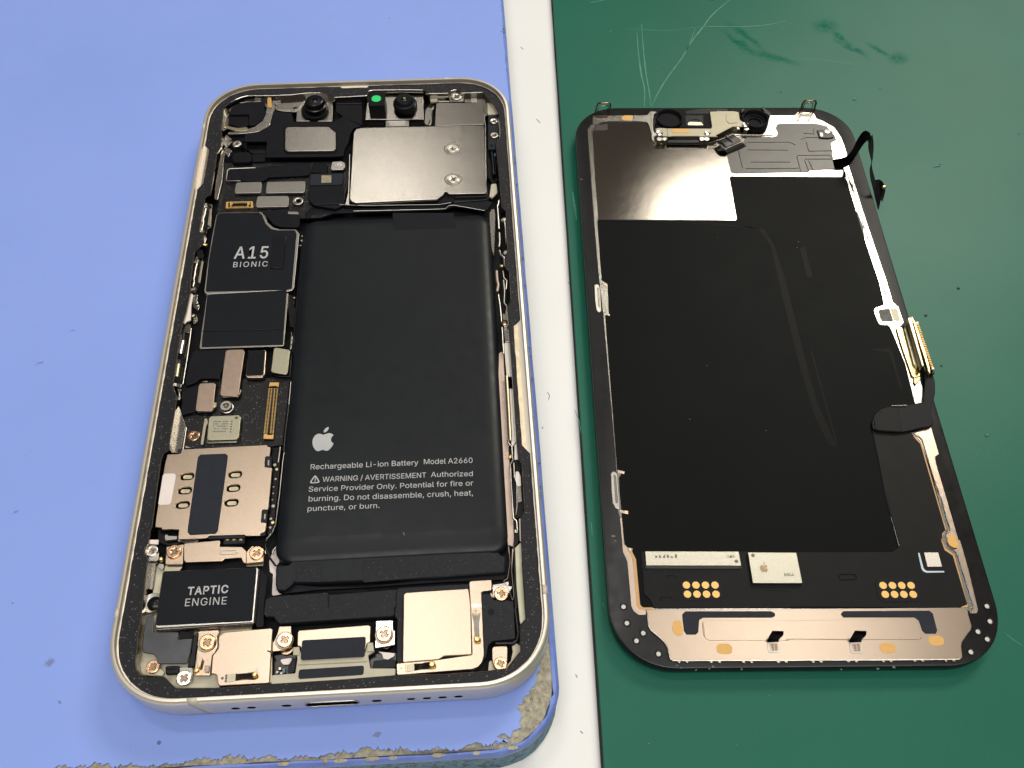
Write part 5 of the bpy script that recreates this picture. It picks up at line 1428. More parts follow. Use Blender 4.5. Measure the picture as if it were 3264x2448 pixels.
for x, y, mt in ((305, 1430, 'gilt'), (345, 1440, 'blue_chip'), (348, 1462, 'blue_chip'), (210, 1432, 'gilt'), (275, 1468, 'tin'), (1345, 1415, 'blue_chip'), (1312, 1418, 'blue_chip'), (320, 1478, 'tin')):
    disc('tiny_component', mt, 'g', x, y, .22, 5.0, .2, .03, phone, n=6)
P('plate_bolt', 'black_gloss', 'g', '160,1235 190,1228 215,1245 235,1270 228,1300 190,1262 165,1255', 6.0, .3, .15, .1)

# ---------------- loudspeaker box
P('speaker_box', 'plastic', 'g', '200,672 320,658 780,625 810,628 832,648 1552,588 1530,700 1540,770 1515,790 1522,850 1500,876 330,952 300,958 262,920 240,880 155,882 134,850 150,700', 6.0, 1.6, .3, .12)
P('box_seam', 'well', 'g', '808,640 828,640 832,770 820,805 812,760', 6.02, .06, .05, 0)
P('speaker_box', 'plastic', 'h', '235,575 975,532 985,620 1110,625 1200,640 1245,702 1380,705 1450,718 1470,1105 1440,1120 1230,1140 1185,1180 1160,1310 1125,1340 1050,1445 270,1482 212,1370 218,910 190,880 205,600', 5.6, 1.4, .3, .12)
disc('pin_hole', 'well', 'h', 1213, 832, .48, 5.63, .06, 0, phone)
edge_line('box_corner', 'black_gloss', 'h', '1468,800 1500,1060 1490,1130 1440,1165 1260,1165', 5.2, .35, phone)
P('spring_plate', 'gold', 'h', '978,520 1000,503 1210,490 1220,500 1220,602 1110,618 1140,1290 1120,1360 1080,1410 1020,1436 215,1500 210,1375 655,1335 1012,1284 995,760', 6.05, .25, .3, .08)
P('speaker_cover', 'gold', 'h', '285,650 310,624 975,582 1000,760 1010,1272 1000,1284 712,1298 668,1328 655,1335 280,1366 276,1340', 6.35, .35, .3, .12)
P('bend_line', 'silver', 'h', '988,752 1112,744 1112,772 990,778', 6.08, .04, .02, 0)
P('spring_foot', 'olive', 'h', '1008,820 1040,800 1075,805 1102,830 1098,868 1008,868', 6.12, .08, .2)
ribbon('contact_spring', 'tin', 'h', '1010,866,6.15 1030,950,6.3 1034,1020,6.45 1038,1100,6.8', '1098,866,6.15 1082,950,6.3 1082,1020,6.45 1090,1100,6.8', .1, phone)
lathe('contact_tip', 'gilt', at('h', 1065, 1116, 6.8), [(0, 6.95), (.35, 6.9), (.52, 6.6), (.5, 6.3)], phone, 14)
for x, y in ((1050, 820), (1022, 856), (1053, 856), (1086, 856)):
    disc('weld_dot', 'recess', 'h', x, y, .2, 6.18, .05, 0, phone, n=10)
P('spring_foot', 'lime', 'h', '325,1388 400,1380 410,1450 320,1472', 6.12, .08, .05)
ribbon('contact_spring', 'tin', 'h', '400,1378,6.15 470,1375,6.3 530,1362,6.5 590,1354,6.8', '400,1452,6.15 470,1432,6.3 530,1420,6.5 590,1408,6.8', .1, phone)
lathe('contact_tip', 'gilt', at('h', 588, 1382, 6.8), [(0, 6.95), (.35, 6.9), (.5, 6.6), (.5, 6.3)], phone, 14)
for x, y in ((262, 1428), (308, 1396), (308, 1424), (312, 1452)):
    disc('weld_dot', 'recess', 'h', x, y, .16, 6.08, .05, 0, phone, n=8)
P('screw_tab', 'silver', 'h', '1222,560 1300,545 1385,552 1440,560 1400,640 1300,690 1232,680', 4.9, .3, .2)
screw(phone, 'h', 1318, 636, 1.12, 5.9)
P('screw_tab', 'gold', 'h', '1222,1215 1240,1196 1375,1190 1388,1215 1385,1370 1368,1430 1300,1458 1238,1420 1225,1340', 5.4, .3, .4, .08)
screw(phone, 'h', 1312, 1376, 1.0, 5.9)
P('corner_spacer', 'cream', 'h', '1432,1190 1480,1160 1520,1190 1530,1262 1385,1430 1375,1400 1420,1350 1442,1250', 5.0, .4, .3)
P('corner_spacer', 'cream', 'h', '1190,1360 1215,1340 1250,1420 1290,1460 1180,1465', 5.0, .4, .3)
P('copper_edge', 'pink', 'h', '1205,622 1232,640 1230,690 1205,655', 5.7, .2, .1)

# ---------------- right hand flex and rail
P('side_cable', 'pink', 'n', 'm305,1345 m332,1325 m345,1340 355,0 375,300 395,620 400,800 432,1240 442,1500 430,1560 h1440,150 h1432,400 h1455,650 h1440,720 h1400,600 h1340,500 h1385,470 h1412,300 h1392,80 398,1600 362,1290 340,700 318,350 304,150 m300,1560', 5.0, .25, .2, .05)
for k in range(26):
    t = k / 25
    x, y = 328 + (368 - 328) * t, 0 + 760 * t
    disc('cable_stud', 'silver', 'n', x, y - 40, .13, 5.06, .08, .03, phone, n=6)
P('rail_flat', 'tin', 'm', '348,1260 365,1246 402,1250 430,1659 380,1659 358,1400', 5.6, .3, .2)
P('rail_flat', 'tin', 'n', '365,0 430,0 466,568 440,600 430,620 412,590 395,350', 5.6, .3, .1)
tube('side_rod', 'olive', line3('n', '372,0 385,200 405,570', 5.75), .38, phone)
P('rail_flat', 'white_tape', 'n', '442,605 466,575 480,728 442,735', 5.9, .2, .15)
P('button_pocket', 'black_gloss', 'n', '440,735 475,738 502,775 520,1175 500,1230 470,1250 430,1240 425,1000', 5.2, .1, .3)
P('pocket_tape', 'white_tape', 'n', '452,840 475,825 496,880 500,965 465,970 448,900', 5.5, .1, .2)
P('pocket_leaf', 'steel_dark', 'n', '458,975 500,968 508,1100 470,1110', 5.4, .2, .1)
P('pocket_cover', 'black', 'n', '440,735 478,742 500,780 495,830 460,835', 5.7, .2, .3)
edge_line('rail_wire', 'silver', 'n', '385,560 395,600 418,612 428,740 405,775 410,900 425,1150 432,1250 460,1275 470,1370', 5.7, .15, phone)
edge_line('rail_wire', 'silver', 'n', '435,760 440,880 462,940 465,1150 455,1220', 5.7, .12, phone)
P('black_gap', 'black_gloss', 'n', '388,620 412,625 415,740 398,745', 5.2, .2, .1)
lathe('gilt_dot', 'gilt', at('n', 408, 705, 5.4), [(0, 5.6), (.3, 5.5), (.4, 5.2)], phone, 12)
P('rail_flat', 'white_tape', 'n', '482,1255 500,1248 506,1445 490,1455', 5.9, .2, .1)
P('black_gap', 'black_gloss', 'n', '432,1265 470,1260 485,1420 470,1480 430,1500 440,1400', 5.3, .2, .2)
disc('tiny_component', 'lime', 'n', 460, 1362, .35, 5.6, .2, .05, phone, n=8)
P('plastic_strip', 'greenish', 'n', '445,1512 502,1455 516,1659 h1545,300 h1585,860 h1586,915 h1527,972 h1515,930 h1480,560 h1462,155', 5.6, .4, .2, .08)
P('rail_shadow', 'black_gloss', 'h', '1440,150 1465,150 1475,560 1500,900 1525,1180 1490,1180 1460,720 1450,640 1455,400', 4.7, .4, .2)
# upper right rail, cluttered contacts
P('battery_side', 'steel_dark', 'm', '222,110 240,75 262,70 275,120 270,300 262,500 240,420 225,250', 4.9, .4, .15)
edge_line('rail_wire', 'silver', 'm', '305,0 300,30 290,50 295,90 305,250', 5.7, .22, phone)
edge_line('rail_wire', 'tin', 'm', '308,285 312,360 305,410', 5.7, .26, phone)
lathe('contact_pad', 'silver', at('m', 350, 165, 5.8), [(0, 6.1), (.4, 6.0), (.6, 5.7), (.5, 5.3)], phone, 12)
lathe('contact_pad', 'silver', at('m', 365, 460, 5.8), [(0, 6.0), (.4, 6.0), (.55, 5.7), (.5, 5.3)], phone, 12)
edge_line('rail_wire', 'silver', 'm', '352,170 362,250 365,330 372,380', 5.9, .15, phone)
edge_line('rail_wire', 'silver', 'm', '310,440 320,480 350,500 355,580', 5.7, .24, phone)
lathe('gilt_dot', 'gilt', at('m', 328, 575, 5.5), [(0, 5.7), (.25, 5.65), (.35, 5.4)], phone, 12)
edge_line('rail_wire', 'silver', 'm', '340,620 350,680 375,705 368,780', 5.6, .12, phone)
edge_line('rail_wire', 'tin', 'm', '345,700 355,800 350,900 372,930', 5.4, .16, phone)
edge_line('rail_wire', 'silver', 'm', '300,830 315,930 330,1090', 5.3, .16, phone)
P('rail_flat', 'steel', 'm', '335,990 358,1000 372,920 385,935 392,1100 375,1112 345,1108', 5.6, .3, .15)
lathe('contact_pad', 'recess', at('m', 354, 1072, 5.7), [(0, 5.7), (.3, 5.7), (.4, 5.8), (.6, 5.7), (.6, 5.4)], phone, 12)
edge_line('rail_wire', 'silver', 'm', '332,1115 338,1225 346,1345', 5.7, .13, phone)
P('rail_flat', 'steel', 'm', '345,1120 392,1108 400,1180 402,1245 358,1242', 5.2, .2, .1)
edge_line('rail_wire', 'pink', 'm', '285,620 290,700 300,740 290,800', 5.0, .25, phone)

# ---------------- battery
bc = [at('S', x, y, 5.7) for x, y in ((958, 712), (1566, 682), (1620, 1730), (885, 1755))]
bx0, bx1 = -9.75, 26.75
by1, by0 = 27.0, -44.7
def bring(inset, z, r=3.0, wob=0.0, seed=0):
    rnd2 = random.Random(seed)
    return [(x, y + (wob * math.sin(x * .55 + seed) + wob * 7 * max(0, min(1, (inset - .3)))  if y < -40 else 0), z) for x, y in rrect((bx1 - bx0) / 2 - inset, (by1 - by0) / 2 - inset, max(r - inset, .6), (bx0 + bx1) / 2, (by0 + by1) / 2, seg=8)]
battery = loft('battery', 'battery', [bring(.5, 2.6), bring(.05, 3.2), bring(0, 4.3), bring(.15, 5.0), bring(.45, 5.25, wob=.18, seed=2), bring(.85, 5.45, wob=.24, seed=2.3), bring(1.3, 5.60, wob=.27, seed=2.8), bring(2.0, 5.67, wob=.24, seed=3), bring(2.9, 5.70, wob=.2, seed=3)], phone, close_last=True, sharp=60)
lettering('lettering', 'print', 'o', 'Rechargeable Li-ion Battery', (150, 558), (1245, 512), (150, 505), 5.72, battery, .003)
lettering('lettering', 'print', 'o', 'Model A2660', (1292, 505), (1795, 490), (1292, 452), 5.72, battery, .003)
lettering('lettering', 'print', 'o', 'WARNING / AVERTISSEMENT', (276, 682), (1325, 638), (276, 630), 5.72, battery, .003)
lettering('lettering', 'print', 'o', 'Authorized', (1368, 634), (1798, 624), (1368, 582), 5.72, battery, .003)
lettering('lettering', 'print', 'o', 'Service Provider Only. Potential for fire or', (133, 782), (1798, 718), (133, 730), 5.72, battery, .003)
lettering('lettering', 'print', 'o', 'burning. Do not disassemble, crush, heat,', (130, 880), (1800, 818), (130, 826), 5.72, battery, .003)
lettering('lettering', 'print', 'o', 'puncture, or burn.', (120, 978), (858, 944), (120, 926), 5.72, battery, .003)
tri = fillet(pts_of('o', '205,605 258,692 140,700', 5.72), .3)
cx_, cy_ = sum(p[0] for p in tri) / len(tri), sum(p[1] for p in tri) / len(tri)
tri2 = [(cx_ + (x - cx_) * .66, cy_ + (y - cy_) * .66 - .02) for x, y in tri]
link('warning_triangle', prism_mesh([tri, tri2], 5.73, .02, 0), 'print', battery)
link('warning_bar', text_mesh('!', cx_ - .10, cy_ - .32, 5.73, .28, .72, .02), 'print', battery)
c = at('o', 285, 250, 5.72)
hh = abs(at('o', 285, 128, 5.72).y - at('o', 285, 368, 5.72).y)
link('fruit_logo', prism_mesh([fillet(p, .12) for p in fruit_outline(c.x, c.y, hh)], 5.735, .02, 0), 'print', battery)
P('battery_tape', 'sticker', 'O', '848,460 980,460 985,492 850,496', 5.73, .04, .1, .01)
P('scuff', 'print_dim', 'o', '1088,1190 1098,1186 1108,1220 1098,1222', 5.71, .02, 0, 0)
for x, y in ((1130, 1182), (1158, 1190), (1172, 1205), (1205, 1212), (1188, 1090), (1340, 1190)):
    P('scuff', 'label', 'o', f'{x},{y-10} {x+4},{y-12} {x+8},{y+10} {x+4},{y+11}', 5.705, .02, 0, 0)
# folded wrap below the cell
P('battery_wrap', 'wrap', 'g', '262,360 285,338 400,330 432,290 h640,212 h1290,196 h1322,232 h1368,240 h1362,415 h660,470 740,520 460,520 340,605 275,600 258,540', 5.2, 1.6, .35, .25)
P('wrap_patch', 'plastic', 'g', '472,335 500,322 742,312 745,515 478,512', 5.26, .08, .2, .03)
P('wrap_patch', 'plastic', 'g', '1190,300 1215,285 h640,225 h1200,200 h1350,250 h1345,400 h640,455 1185,520', 5.26, .08, .3, .03)
tube('wrap_fold', 'wrap', line3('g', '462,500 420,550 350,605', 5.3), .14, phone)
P('wrap_lip', 'black', 'g', '340,610 460,540 700,560 1190,560 h640,475 h1340,430 h1380,450 h1340,490 h640,520 1190,575 700,600 350,640', 4.4, .3, .2, .1)
P('floor_foil', 'white_tape', 'g', '232,175 295,105 300,300 268,345 270,600 340,640 220,660 232,430 200,410 190,300', 3.3, .15, .3)
P('floor_foil', 'white_tape', 'h', '1225,545 1330,530 1400,505 1395,560 1230,580', 4.6, .15, .2)
edge_line('cable_wire', 'black_gloss', 'g', '230,0 160,90 150,150 200,260 262,345', 5.2, .16, phone)
P('bracket_edge', 'steel_dark', 'g', '215,215 228,175 288,110 296,118 240,185 236,215', 4.9, .3, .1)
# the narrow gap between board and battery
edge_line('frame_wire', 'tin', 'b', '-60,1500 200,1512 600,1505 1000,1500 1120,1480', 5.6, .07, phone)
edge_line('frame_wire', 'silver', 'b', '90,1568 300,1565 600,1558 1000,1548 1060,1545 1100,1510 1150,1505 1480,1565', 5.5, .07, phone)
edge_line('frame_wire', 'wrap', 'c', '1350,170 1365,110 1440,60', 5.5, .08, phone)
P('well_edge', 'black', 'a', '1230,1600 1320,1512 1660,1545 b1000,1500 b1500,1450 b1560,1480 b1500,1560 b1140,1520 b1040,1560 b100,1585 1320,1600 1260,1659', 5.0, .4, .2, .1)
edge_line('board_rim', 'black_gloss', 'd', '1690,690 1660,1000 1610,1400 1590,1659', 5.2, .3, phone)
edge_line('board_rim', 'tin', 'd', '1690,690 1662,1000', 5.45, .10, phone)
P('board_rim', 'black', 'c', '1330,380 1350,380 1300,1160 1270,1500 1245,1600 1225,1600 1260,1160 1310,700', 5.0, .6, .1, .1)

# ================================================================ the screen panel lying face down
SZ = -4.5
s_l = [at('S', x, y, SZ) for x, y in ((1836.3, 500), (1919.8, 1600))]
s_r = [at('S', x, y, SZ) for x, y in ((2798.6, 699), (3037, 1450))]
s_t = [at('S', x, y, SZ) for x, y in ((1997, 342), (2491, 343.3))]
s_b = [at('S', x, y, SZ) for x, y in ((2190, 2127.8), (2900, 2127))]
SANG = math.radians(-2.45)
ux, uy = Vector((math.cos(SANG), math.sin(SANG), 0)), Vector((-math.sin(SANG), math.cos(SANG), 0))
mid = lambda P_: (P_[0] + P_[1]) / 2
xl, xr = mid(s_l).dot(ux), mid(s_r).dot(ux)
yt_, yb_ = mid(s_t).dot(uy), mid(s_b).dot(uy)
sc_ = ux * ((xl + xr) / 2) + uy * ((yt_ + yb_) / 2)
SHX, SHY = (xr - xl) / 2, (yt_ - yb_) / 2
screen = thing('screen_panel', 'detached smartphone screen lying face down on the green mat, black backing and camera bracket showing', 'phone screen', (sc_.x, sc_.y, GREEN_Z))
SBASE = Vector((sc_.x, sc_.y, GREEN_Z))
def sring(inset, z, r=10.3):
    return [(x, y, z) for x, y in rrect(SHX - inset, SHY - inset, max(r - inset, .5), sc_.x, sc_.y, SANG, seg=14, n_exp=2.1)]
loft('cover_glass', 'scr_gloss', [sring(1.3, GREEN_Z + .02), sring(.6, GREEN_Z + .1), sring(.2, GREEN_Z + .45), sring(.12, GREEN_Z + .9)], screen, close_first=True, close_last=True)
loft('frame', 'scr_frame', [sring(.18, GREEN_Z + .92), sring(.02, GREEN_Z + 1.1), sring(0, SZ - .25), sring(.08, SZ - .06), sring(.3, SZ)], screen, close_last=True)

def Q(name, mat, view, text, dz=.05, t=.12, r=.2, b=.03, **kw):
    kw.setdefault('par', screen)
    return plate(name, mat, view, text, SZ + dz, t, r, b, **kw)

# light metal bezel (outline of the whole back plate) in two finishes
BEZ = ('i208,520 i240,480 i275,455 i275,352 i960,345 i985,320 i1000,296 i1060,292 i1110,480 j560,290 j845,290 j872,256 j1038,262 j1052,285 j1070,325 j1130,345 j1260,420 j1330,520 j1368,620 j1390,690 '
       'j1402,800 j1465,990 j1560,1300 j1680,1659 q385,0 q440,190 q492,235 q545,385 q500,425 q560,560 q690,900 q705,950 q770,1150 q800,1385 q880,1640 r972,490 r930,520 r940,580 r1050,950 r1180,1400 l1620,200 '
       'l1700,480 l1790,850 l1780,885 l1720,885 l1690,840 k720,905 k720,935 k660,935 k610,900 k580,850 k560,620 k540,420 k500,330 k470,0 '
       's275,1410 s268,1200 s262,1100 s190,262 s168,80 s160,0 i290,1659')
Q('back_plate', 'bezel', 'i', BEZ, .06, .16, .35)
Q('back_plate', 'bezel_gold', 'r', '795,212 885,196 972,490 930,515 938,580 1050,950 1180,1400 l1620,200 l1700,480 l1788,850 l1778,882 l1722,884 l1745,835 l1740,810 l1590,320 l1525,270 l1500,220 l1495,160 l1520,115 1050,1150 1000,960 905,700 800,345 770,300 705,262 780,255', .09, .1, .25, .03)
Q('back_plate', 'bezel_gold', 'k', '470,0 490,0 512,260 548,285 548,310 590,390 650,860 700,885 722,905 722,935 650,935 600,895 580,850 560,620 540,420 500,330', .09, .1, .25, .03)
Q('amber_edge', 'amber_edge', 'k', '548,290 578,295 585,320 625,400 665,835 690,862 790,862 790,885 660,885 630,850 595,400 556,330', .11, .1, .2, .02)
# exposed metal sheet
Q('metal_sheet', 'mirror', 'i', '268,560 300,490 360,450 470,430 900,430 965,450 990,500 1005,650 1060,712 j400,500 j600,520 j1380,760 j1400,960 j150,1200 j240,1400 1000,1700 348,1700 320,1350 305,1180', .085, .1, .4, .02)
edge_line('sheet_groove', 'scr_gloss', 'i', '262,560 278,520 310,475 380,440 470,426 900,426 950,438 985,480 1000,560 1010,650 1040,695', SZ + .09, .11, screen)
Q('sheet_window', 'grey_flex', 'i', '320,470 460,455 462,520 430,535 300,535', .10, .03, .1, 0)
# graphite sheet
Q('graphite_sheet', 'scr_black', 'k', '590,330 625,400 665,835 690,864 2111,872 l0,838 l1600,832 l1670,795 l1540,350 l1470,300 l1440,210 l1455,150 l1460,40 r900,900 r780,500 r620,300 O1850,700 O1400,700 640,250 590,300', .11, .08, .3, .02)
Q('graphite_sheet', 'scr_black', 'O', 'j-2,1395 j215,1400 j228,1380 j152,960 j155,940 j175,935 j1370,940 j1388,965 j1600,1659 q310,0 q358,215 q275,240 q258,280 q300,385 q330,405 q408,418 q430,460 q560,780 q655,1165 q600,1300 '
  'r420,700 l1060,260 l1040,300 l0,330 k1800,330 k1600,320 k700,318 k650,300 k540,285 k515,250 k490,0 s285,1300 s282,1220 s300,1195 s272,1180 s200,262 s222,262 s215,80 s180,60 i330,1659', .13, .10, .4, .03)
for pts in ('1490,496 1590,500 1630,510 1650,540 1672,580 1690,650 1697,655 1680,570 1655,515 1625,500', ):
    pass
Q('sheet_crease_highlight', 'crease_highlight', 'O', '1450,478 1590,486 1640,496 1665,530 1690,640 1730,800 1760,900 1790,960 1810,970 1765,870 1740,780 1695,600 1672,530 1650,495', .145, .04, .6, .015)  # crease highlights painted as thin paler strips
Q('sheet_crease_highlight', 'crease_highlight', 'O', '1727,535 1739,533 1756,598 1743,600', .15, .05, .4, .02)
Q('sheet_crease_highlight', 'crease_highlight', 'O', '1865,753 1925,752 1932,775 1950,840 1945,842 1920,762', .15, .05, .4, .02)
Q('sheet_crease_highlight', 'crease_highlight', 'O', '1750,758 1755,758 1810,960 1805,960', .15, .05, .1, .02)
for x, y in ((1550, 513), (1722, 535), (1725, 522), (1527, 790), (1490, 905), (1655, 930)):
    disc('dust', 'print_dim', 'O', x, y, .09, SZ + .15, .03, 0, screen, n=6)

# speaker and sensor flex on the sheet, top right
Q('sensor_flex', 'grey_flex', 'j', '160,680 240,660 330,520 600,520 650,510 662,470 640,420 655,385 700,378 1060,375 1180,405 1260,500 1285,545 1225,580 1240,690 1245,745 1240,760 1330,860 1250,862 1000,868 990,890 200,905 165,890 120,700', .16, .14, .5, .05)
for txt in ('345,575 790,575 850,605', '340,655 765,658', '375,785 790,785', '320,855 880,850', '245,665 290,850', '865,715 1200,712 1245,745', '862,725 905,890', '905,545 960,525 1090,525',
            '960,570 990,670 1240,665', '930,480 1045,488 1040,430', '985,770 1032,868', '945,770 990,880', '300,610 330,575'):
    edge_line('flex_ridge', 'grey_flex', 'j', txt, SZ + .17, .085, screen)
Q('flex_end', 'grey_flex', 'j', '1005,775 1240,762 1265,855 1030,868', .20, .08, .1, .03)
edge_line('flex_gap', 'scr_gloss', 'j', '950,752 1235,752', SZ + .19, .09, screen)
edge_line('flex_gap', 'scr_gloss', 'j', '1010,885 1330,868', SZ + .10, .09, screen)
Q('light_sensor', 'black_gloss', 'j', '1078,445 1140,438 1160,455 1240,455 1255,520 1200,530 1105,525', .45, .35, .1, .06)
Q('sensor_die', 'steel', 'j', '1105,475 1135,478 1140,510 1118,512', .48, .05, .05, .01)
lathe('sensor_lens', 'steel_dark', at('j', 1185, 465, SZ + .5), [(0, SZ + .46), (.35, SZ + .46), (.42, SZ + .56), (.55, SZ + .56), (.62, SZ + .45)], screen, 14)
edge_line('flex_ridge', 'tin', 'j', '1240,640 1265,655 1330,680 1355,725', SZ + .12, .08, screen)
# the long ribbon that rises and falls to the mat
ribbon('long_ribbon', 'black', 'j', '1240,756,-4.25 1330,745,-4.0 1400,712,-2.6 1450,650,-.6 1500,550,1.6 1550,475,3.0 1595,452,3.2 1640,480,2.8',
       '1262,855,-4.25 1350,850,-4.1 1430,805,-2.9 1480,735,-.9 1530,655,1.2 1575,590,2.6 1610,560,2.8 1648,555,2.4', .12, screen)
ribbon('long_ribbon', 'black', 'j', '1618,545,2.5 1618,640,1.6 1640,740,.6 1650,790,0 1632,860,-.8 1640,960,-1.8 1665,1060,-2.8',
       '1662,490,2.5 1676,600,1.6 1668,740,.6 1658,790,0 1662,860,-.8 1692,975,-1.8 1700,1060,-2.8', .14, screen)
ribbon('long_ribbon', 'black', 'j', '1650,975,-1.9 1665,1060,-3.0 1690,1170,-4.4 1718,1285,-5.8', '1690,975,-1.9 1752,978,-2.6 1765,1100,-4.0 1728,1290,-5.8', .14, screen)
ribbon('ribbon_plug', 'black_gloss', 'j', '1740,985,-2.4 1755,1080,-3.6 1745,1180,-4.6', '1765,985,-2.6 1800,1070,-3.8 1768,1210,-4.8', .5, screen)
c = at('j', 1783, 1052, -2.6)
lathe('gilt_bead', 'gilt', c, [(0, c.z + .45), (.3, c.z + .36), (.48, c.z), (.3, c.z - .36), (0, c.z - .45)], screen, 14)

# wire loops standing up at the top corners
def loop(view, pts, r, mat):
    tube('wire_loop', 'recess' if mat == 'wire' else mat, [tuple(at(view, x, y, z)) for x, y, z in pts], r, screen)
loop('i', [(305, 300, SZ + .1), (325, 225, SZ + 1.6), (345, 192, SZ + 2.4), (485, 192, SZ + 2.4), (498, 215, SZ + 2.0), (478, 325, SZ + .1)], .2, 'wire')
loop('i', [(322, 320, SZ + .1), (350, 230, SZ + 1.4), (470, 222, SZ + 1.7), (462, 300, SZ + .2)], .12, 'recess')
loop('j', [(898, 248, SZ + .2), (925, 165, SZ + 1.8), (945, 137, SZ + 2.6), (1060, 137, SZ + 2.6), (1066, 160, SZ + 2.2), (1040, 250, SZ + .2)], .22, 'wire')
loop('j', [(915, 245, SZ + .2), (950, 160, SZ + 1.9), (1035, 160, SZ + 2.0), (1015, 250, SZ + .2)], .12, 'recess')
Q('loop_foot', 'tin', 'j', '862,262 1035,266 1055,300 1050,345 855,350', .10, .06, .15)
for x in (872, 985):
    edge_line('loop_leg', 'olive', 'j', f'{x+35},285 {x-5},350', SZ + .16, .12, screen)
Q('loop_foot', 'steel_dark', 'i', '300,350 480,352 485,395 300,392', .09, .05, .05)
for k in range(6):
    Q('weld_mark', 'recess', 'i', f'{315+k*28},{358+(k%2)*6} {335+k*28},{360} {332+k*28},{385-(k%3)*5} {312+k*28},{380}', .12, .04, .05, 0)
Q('amber_pad', 'orange', 'i', '645,360 670,346 765,346 782,370 778,395 755,408 660,405 640,390', .10, .05, .1, .01)

# camera bracket with two cups
Q('bracket_base', 'steel', 'i', '1005,300 1090,298 1200,500 1740,510 j440,490 j525,465 j560,320 j590,290 j640,360 j630,480 j600,500 j240,498 1720,700 1100,702 1050,690 1020,640 1010,560', .25, .3, .5, .08)
box_pts = 'i1045,300 i1150,262 i1400,262 i1440,320 i1740,325 i1770,360 i1768,500 i1060,500'
Q('sensor_housing', 'black_matte', 'i', '1045,330 1090,290 1400,290 1440,325 1740,325 1768,380 1766,505 1060,500', 1.1, 1.2, .3, .15)
Q('housing_ledge', 'black_gloss', 'i', '1630,258 1900,258 1975,260 1975,300 1745,300 1740,325 1440,325 1435,290', .5, .4, .2, .1)
for (v, cx, cy, r0, z1) in (('i', 1242, 372, 2.95, 1.9), ('j', 428, 320, 3.0, 1.9)):
    c = at(v, cx, cy, SZ + z1)
    lathe('camera_cup', 'black_matte', c, [(0, SZ + .25), (1.35, SZ + .3), (1.45, SZ + .55), (1.9, SZ + .6), (2.0, SZ + .9), (2.45, SZ + 1.0), (2.65, SZ + z1 - .1), (2.75, SZ + z1), (2.92, SZ + z1), (3.0, SZ + z1 - .1), (3.05, SZ + .3)], screen, 36)
    lathe('cup_ring', 'black', c, [(1.55, SZ + .62), (1.62, SZ + .75), (1.8, SZ + .75), (1.86, SZ + .62)], screen, 30)
Q('cup_ear', 'black_gloss', 'j', '490,215 505,195 560,240 590,262 580,300 520,262', 1.9, 1.0, .2, .1)
Q('cup_ear', 'black_gloss', 'j', '270,225 300,210 315,235 275,275', 1.6, 1.0, .2, .1)
Q('cup_ear', 'black_gloss', 'i', '1050,360 1075,345 1085,440 1060,450', 1.5, 1.0, .1, .1)
Q('cup_window', 'olive', 'i', '1145,452 1170,412 1225,410 1235,440 1300,470 1295,480 1180,470', .62, .05, .1, .01)
Q('sensor_slot', 'black_gloss', 'i', '1440,345 1665,345 1668,480 1450,475', 1.16, .1, .2, .02)
Q('slot_window', 'olive', 'i', '1470,445 1495,428 1640,432 1668,470 1475,470', 1.2, .05, .15, .01)
edge_line('slot_arch', 'label', 'i', '1465,440 1500,408 1560,395 1620,405 1655,440', SZ + 1.2, .1, screen)
# upper plate of the bracket
Q('bracket_plate', 'bracket', 'j', 'i1062,515 i1110,502 i1210,510 i1765,512 i1775,480 i1748,300 i1880,294 0,246 195,246 245,255 255,300 262,345 320,362 352,372 358,395 330,408 185,408 0,505 i1860,612 i1620,612 i1605,605 i1265,606 i1250,612 i1085,600', 1.55, .25, .2, .06)
edge_line('plate_step', 'recess', 'i', '1212,512 1222,605', SZ + 1.56, .06, screen)
Q('plate_emboss', 'bracket', 'j', '112,258 205,254 232,275 235,368 140,372 118,350', 1.66, .12, .25, .06)
Q('amber_pad', 'orange', 'i', '1262,516 1480,516 1492,540 1482,566 1290,562 1272,550', 1.60, .06, .1, .01)
for v, x, y, r in (('i', 1118, 562, .78), ('i', 1720, 562, .72), ('j', 318, 385, .74)):
    c = at(v, x, y, SZ + 1.8)
    lathe('rivet', 'screw_silver', c, [(0, SZ + 1.62), (.25, SZ + 1.62), (.32, SZ + 1.78), (r - .15, SZ + 1.85), (r, SZ + 1.75), (r, SZ + 1.5)], screen, 20)
for v, x, y in (('i', 1105, 690), ('i', 1170, 690), ('i', 1700, 690), ('i', 1640, 690), ('j', 318, 470)):
    c = at(v, x, y, SZ + .3)
    lathe('bracket_post', 'steel', c, [(0, SZ + 1.4), (.55, SZ + 1.4), (.55, SZ + .2)], screen, 14)
Q('bracket_void', 'black_gloss', 'i', '1215,640 1620,640 1625,690 1210,690', .9, .6, .1, .1)
ribbon('short_flex', 'grey_flex', 'j', '0,560,-3.2 60,620,-3.0 110,672,-3.6 125,700,-4.25', '180,470,-3.2 230,520,-3.0 300,590,-3.6 330,620,-4.25', .15, screen)
for a, b_ in (((30, 545), (140, 660)), ((90, 500), (215, 615))):
    tube('flex_ridge', 'black_gloss', [tuple(at('j', a[0], a[1], -2.95)), tuple(at('j', (a[0] + b_[0]) / 2 + 6, (a[1] + b_[1]) / 2 - 4, -2.8)), tuple(at('j', b_[0], b_[1], -3.7))], .13, screen)

for k in range(3):
    a, b_ = (18 + k * 42, 562 + k * 45), (195 + k * 40, 490 + k * 42)
    tube('flex_ridge', 'steel_dark', [tuple(at('j', *a, -2.98 - k * .15)), tuple(at('j', *b_, -2.98 - k * .15))], .09, screen)

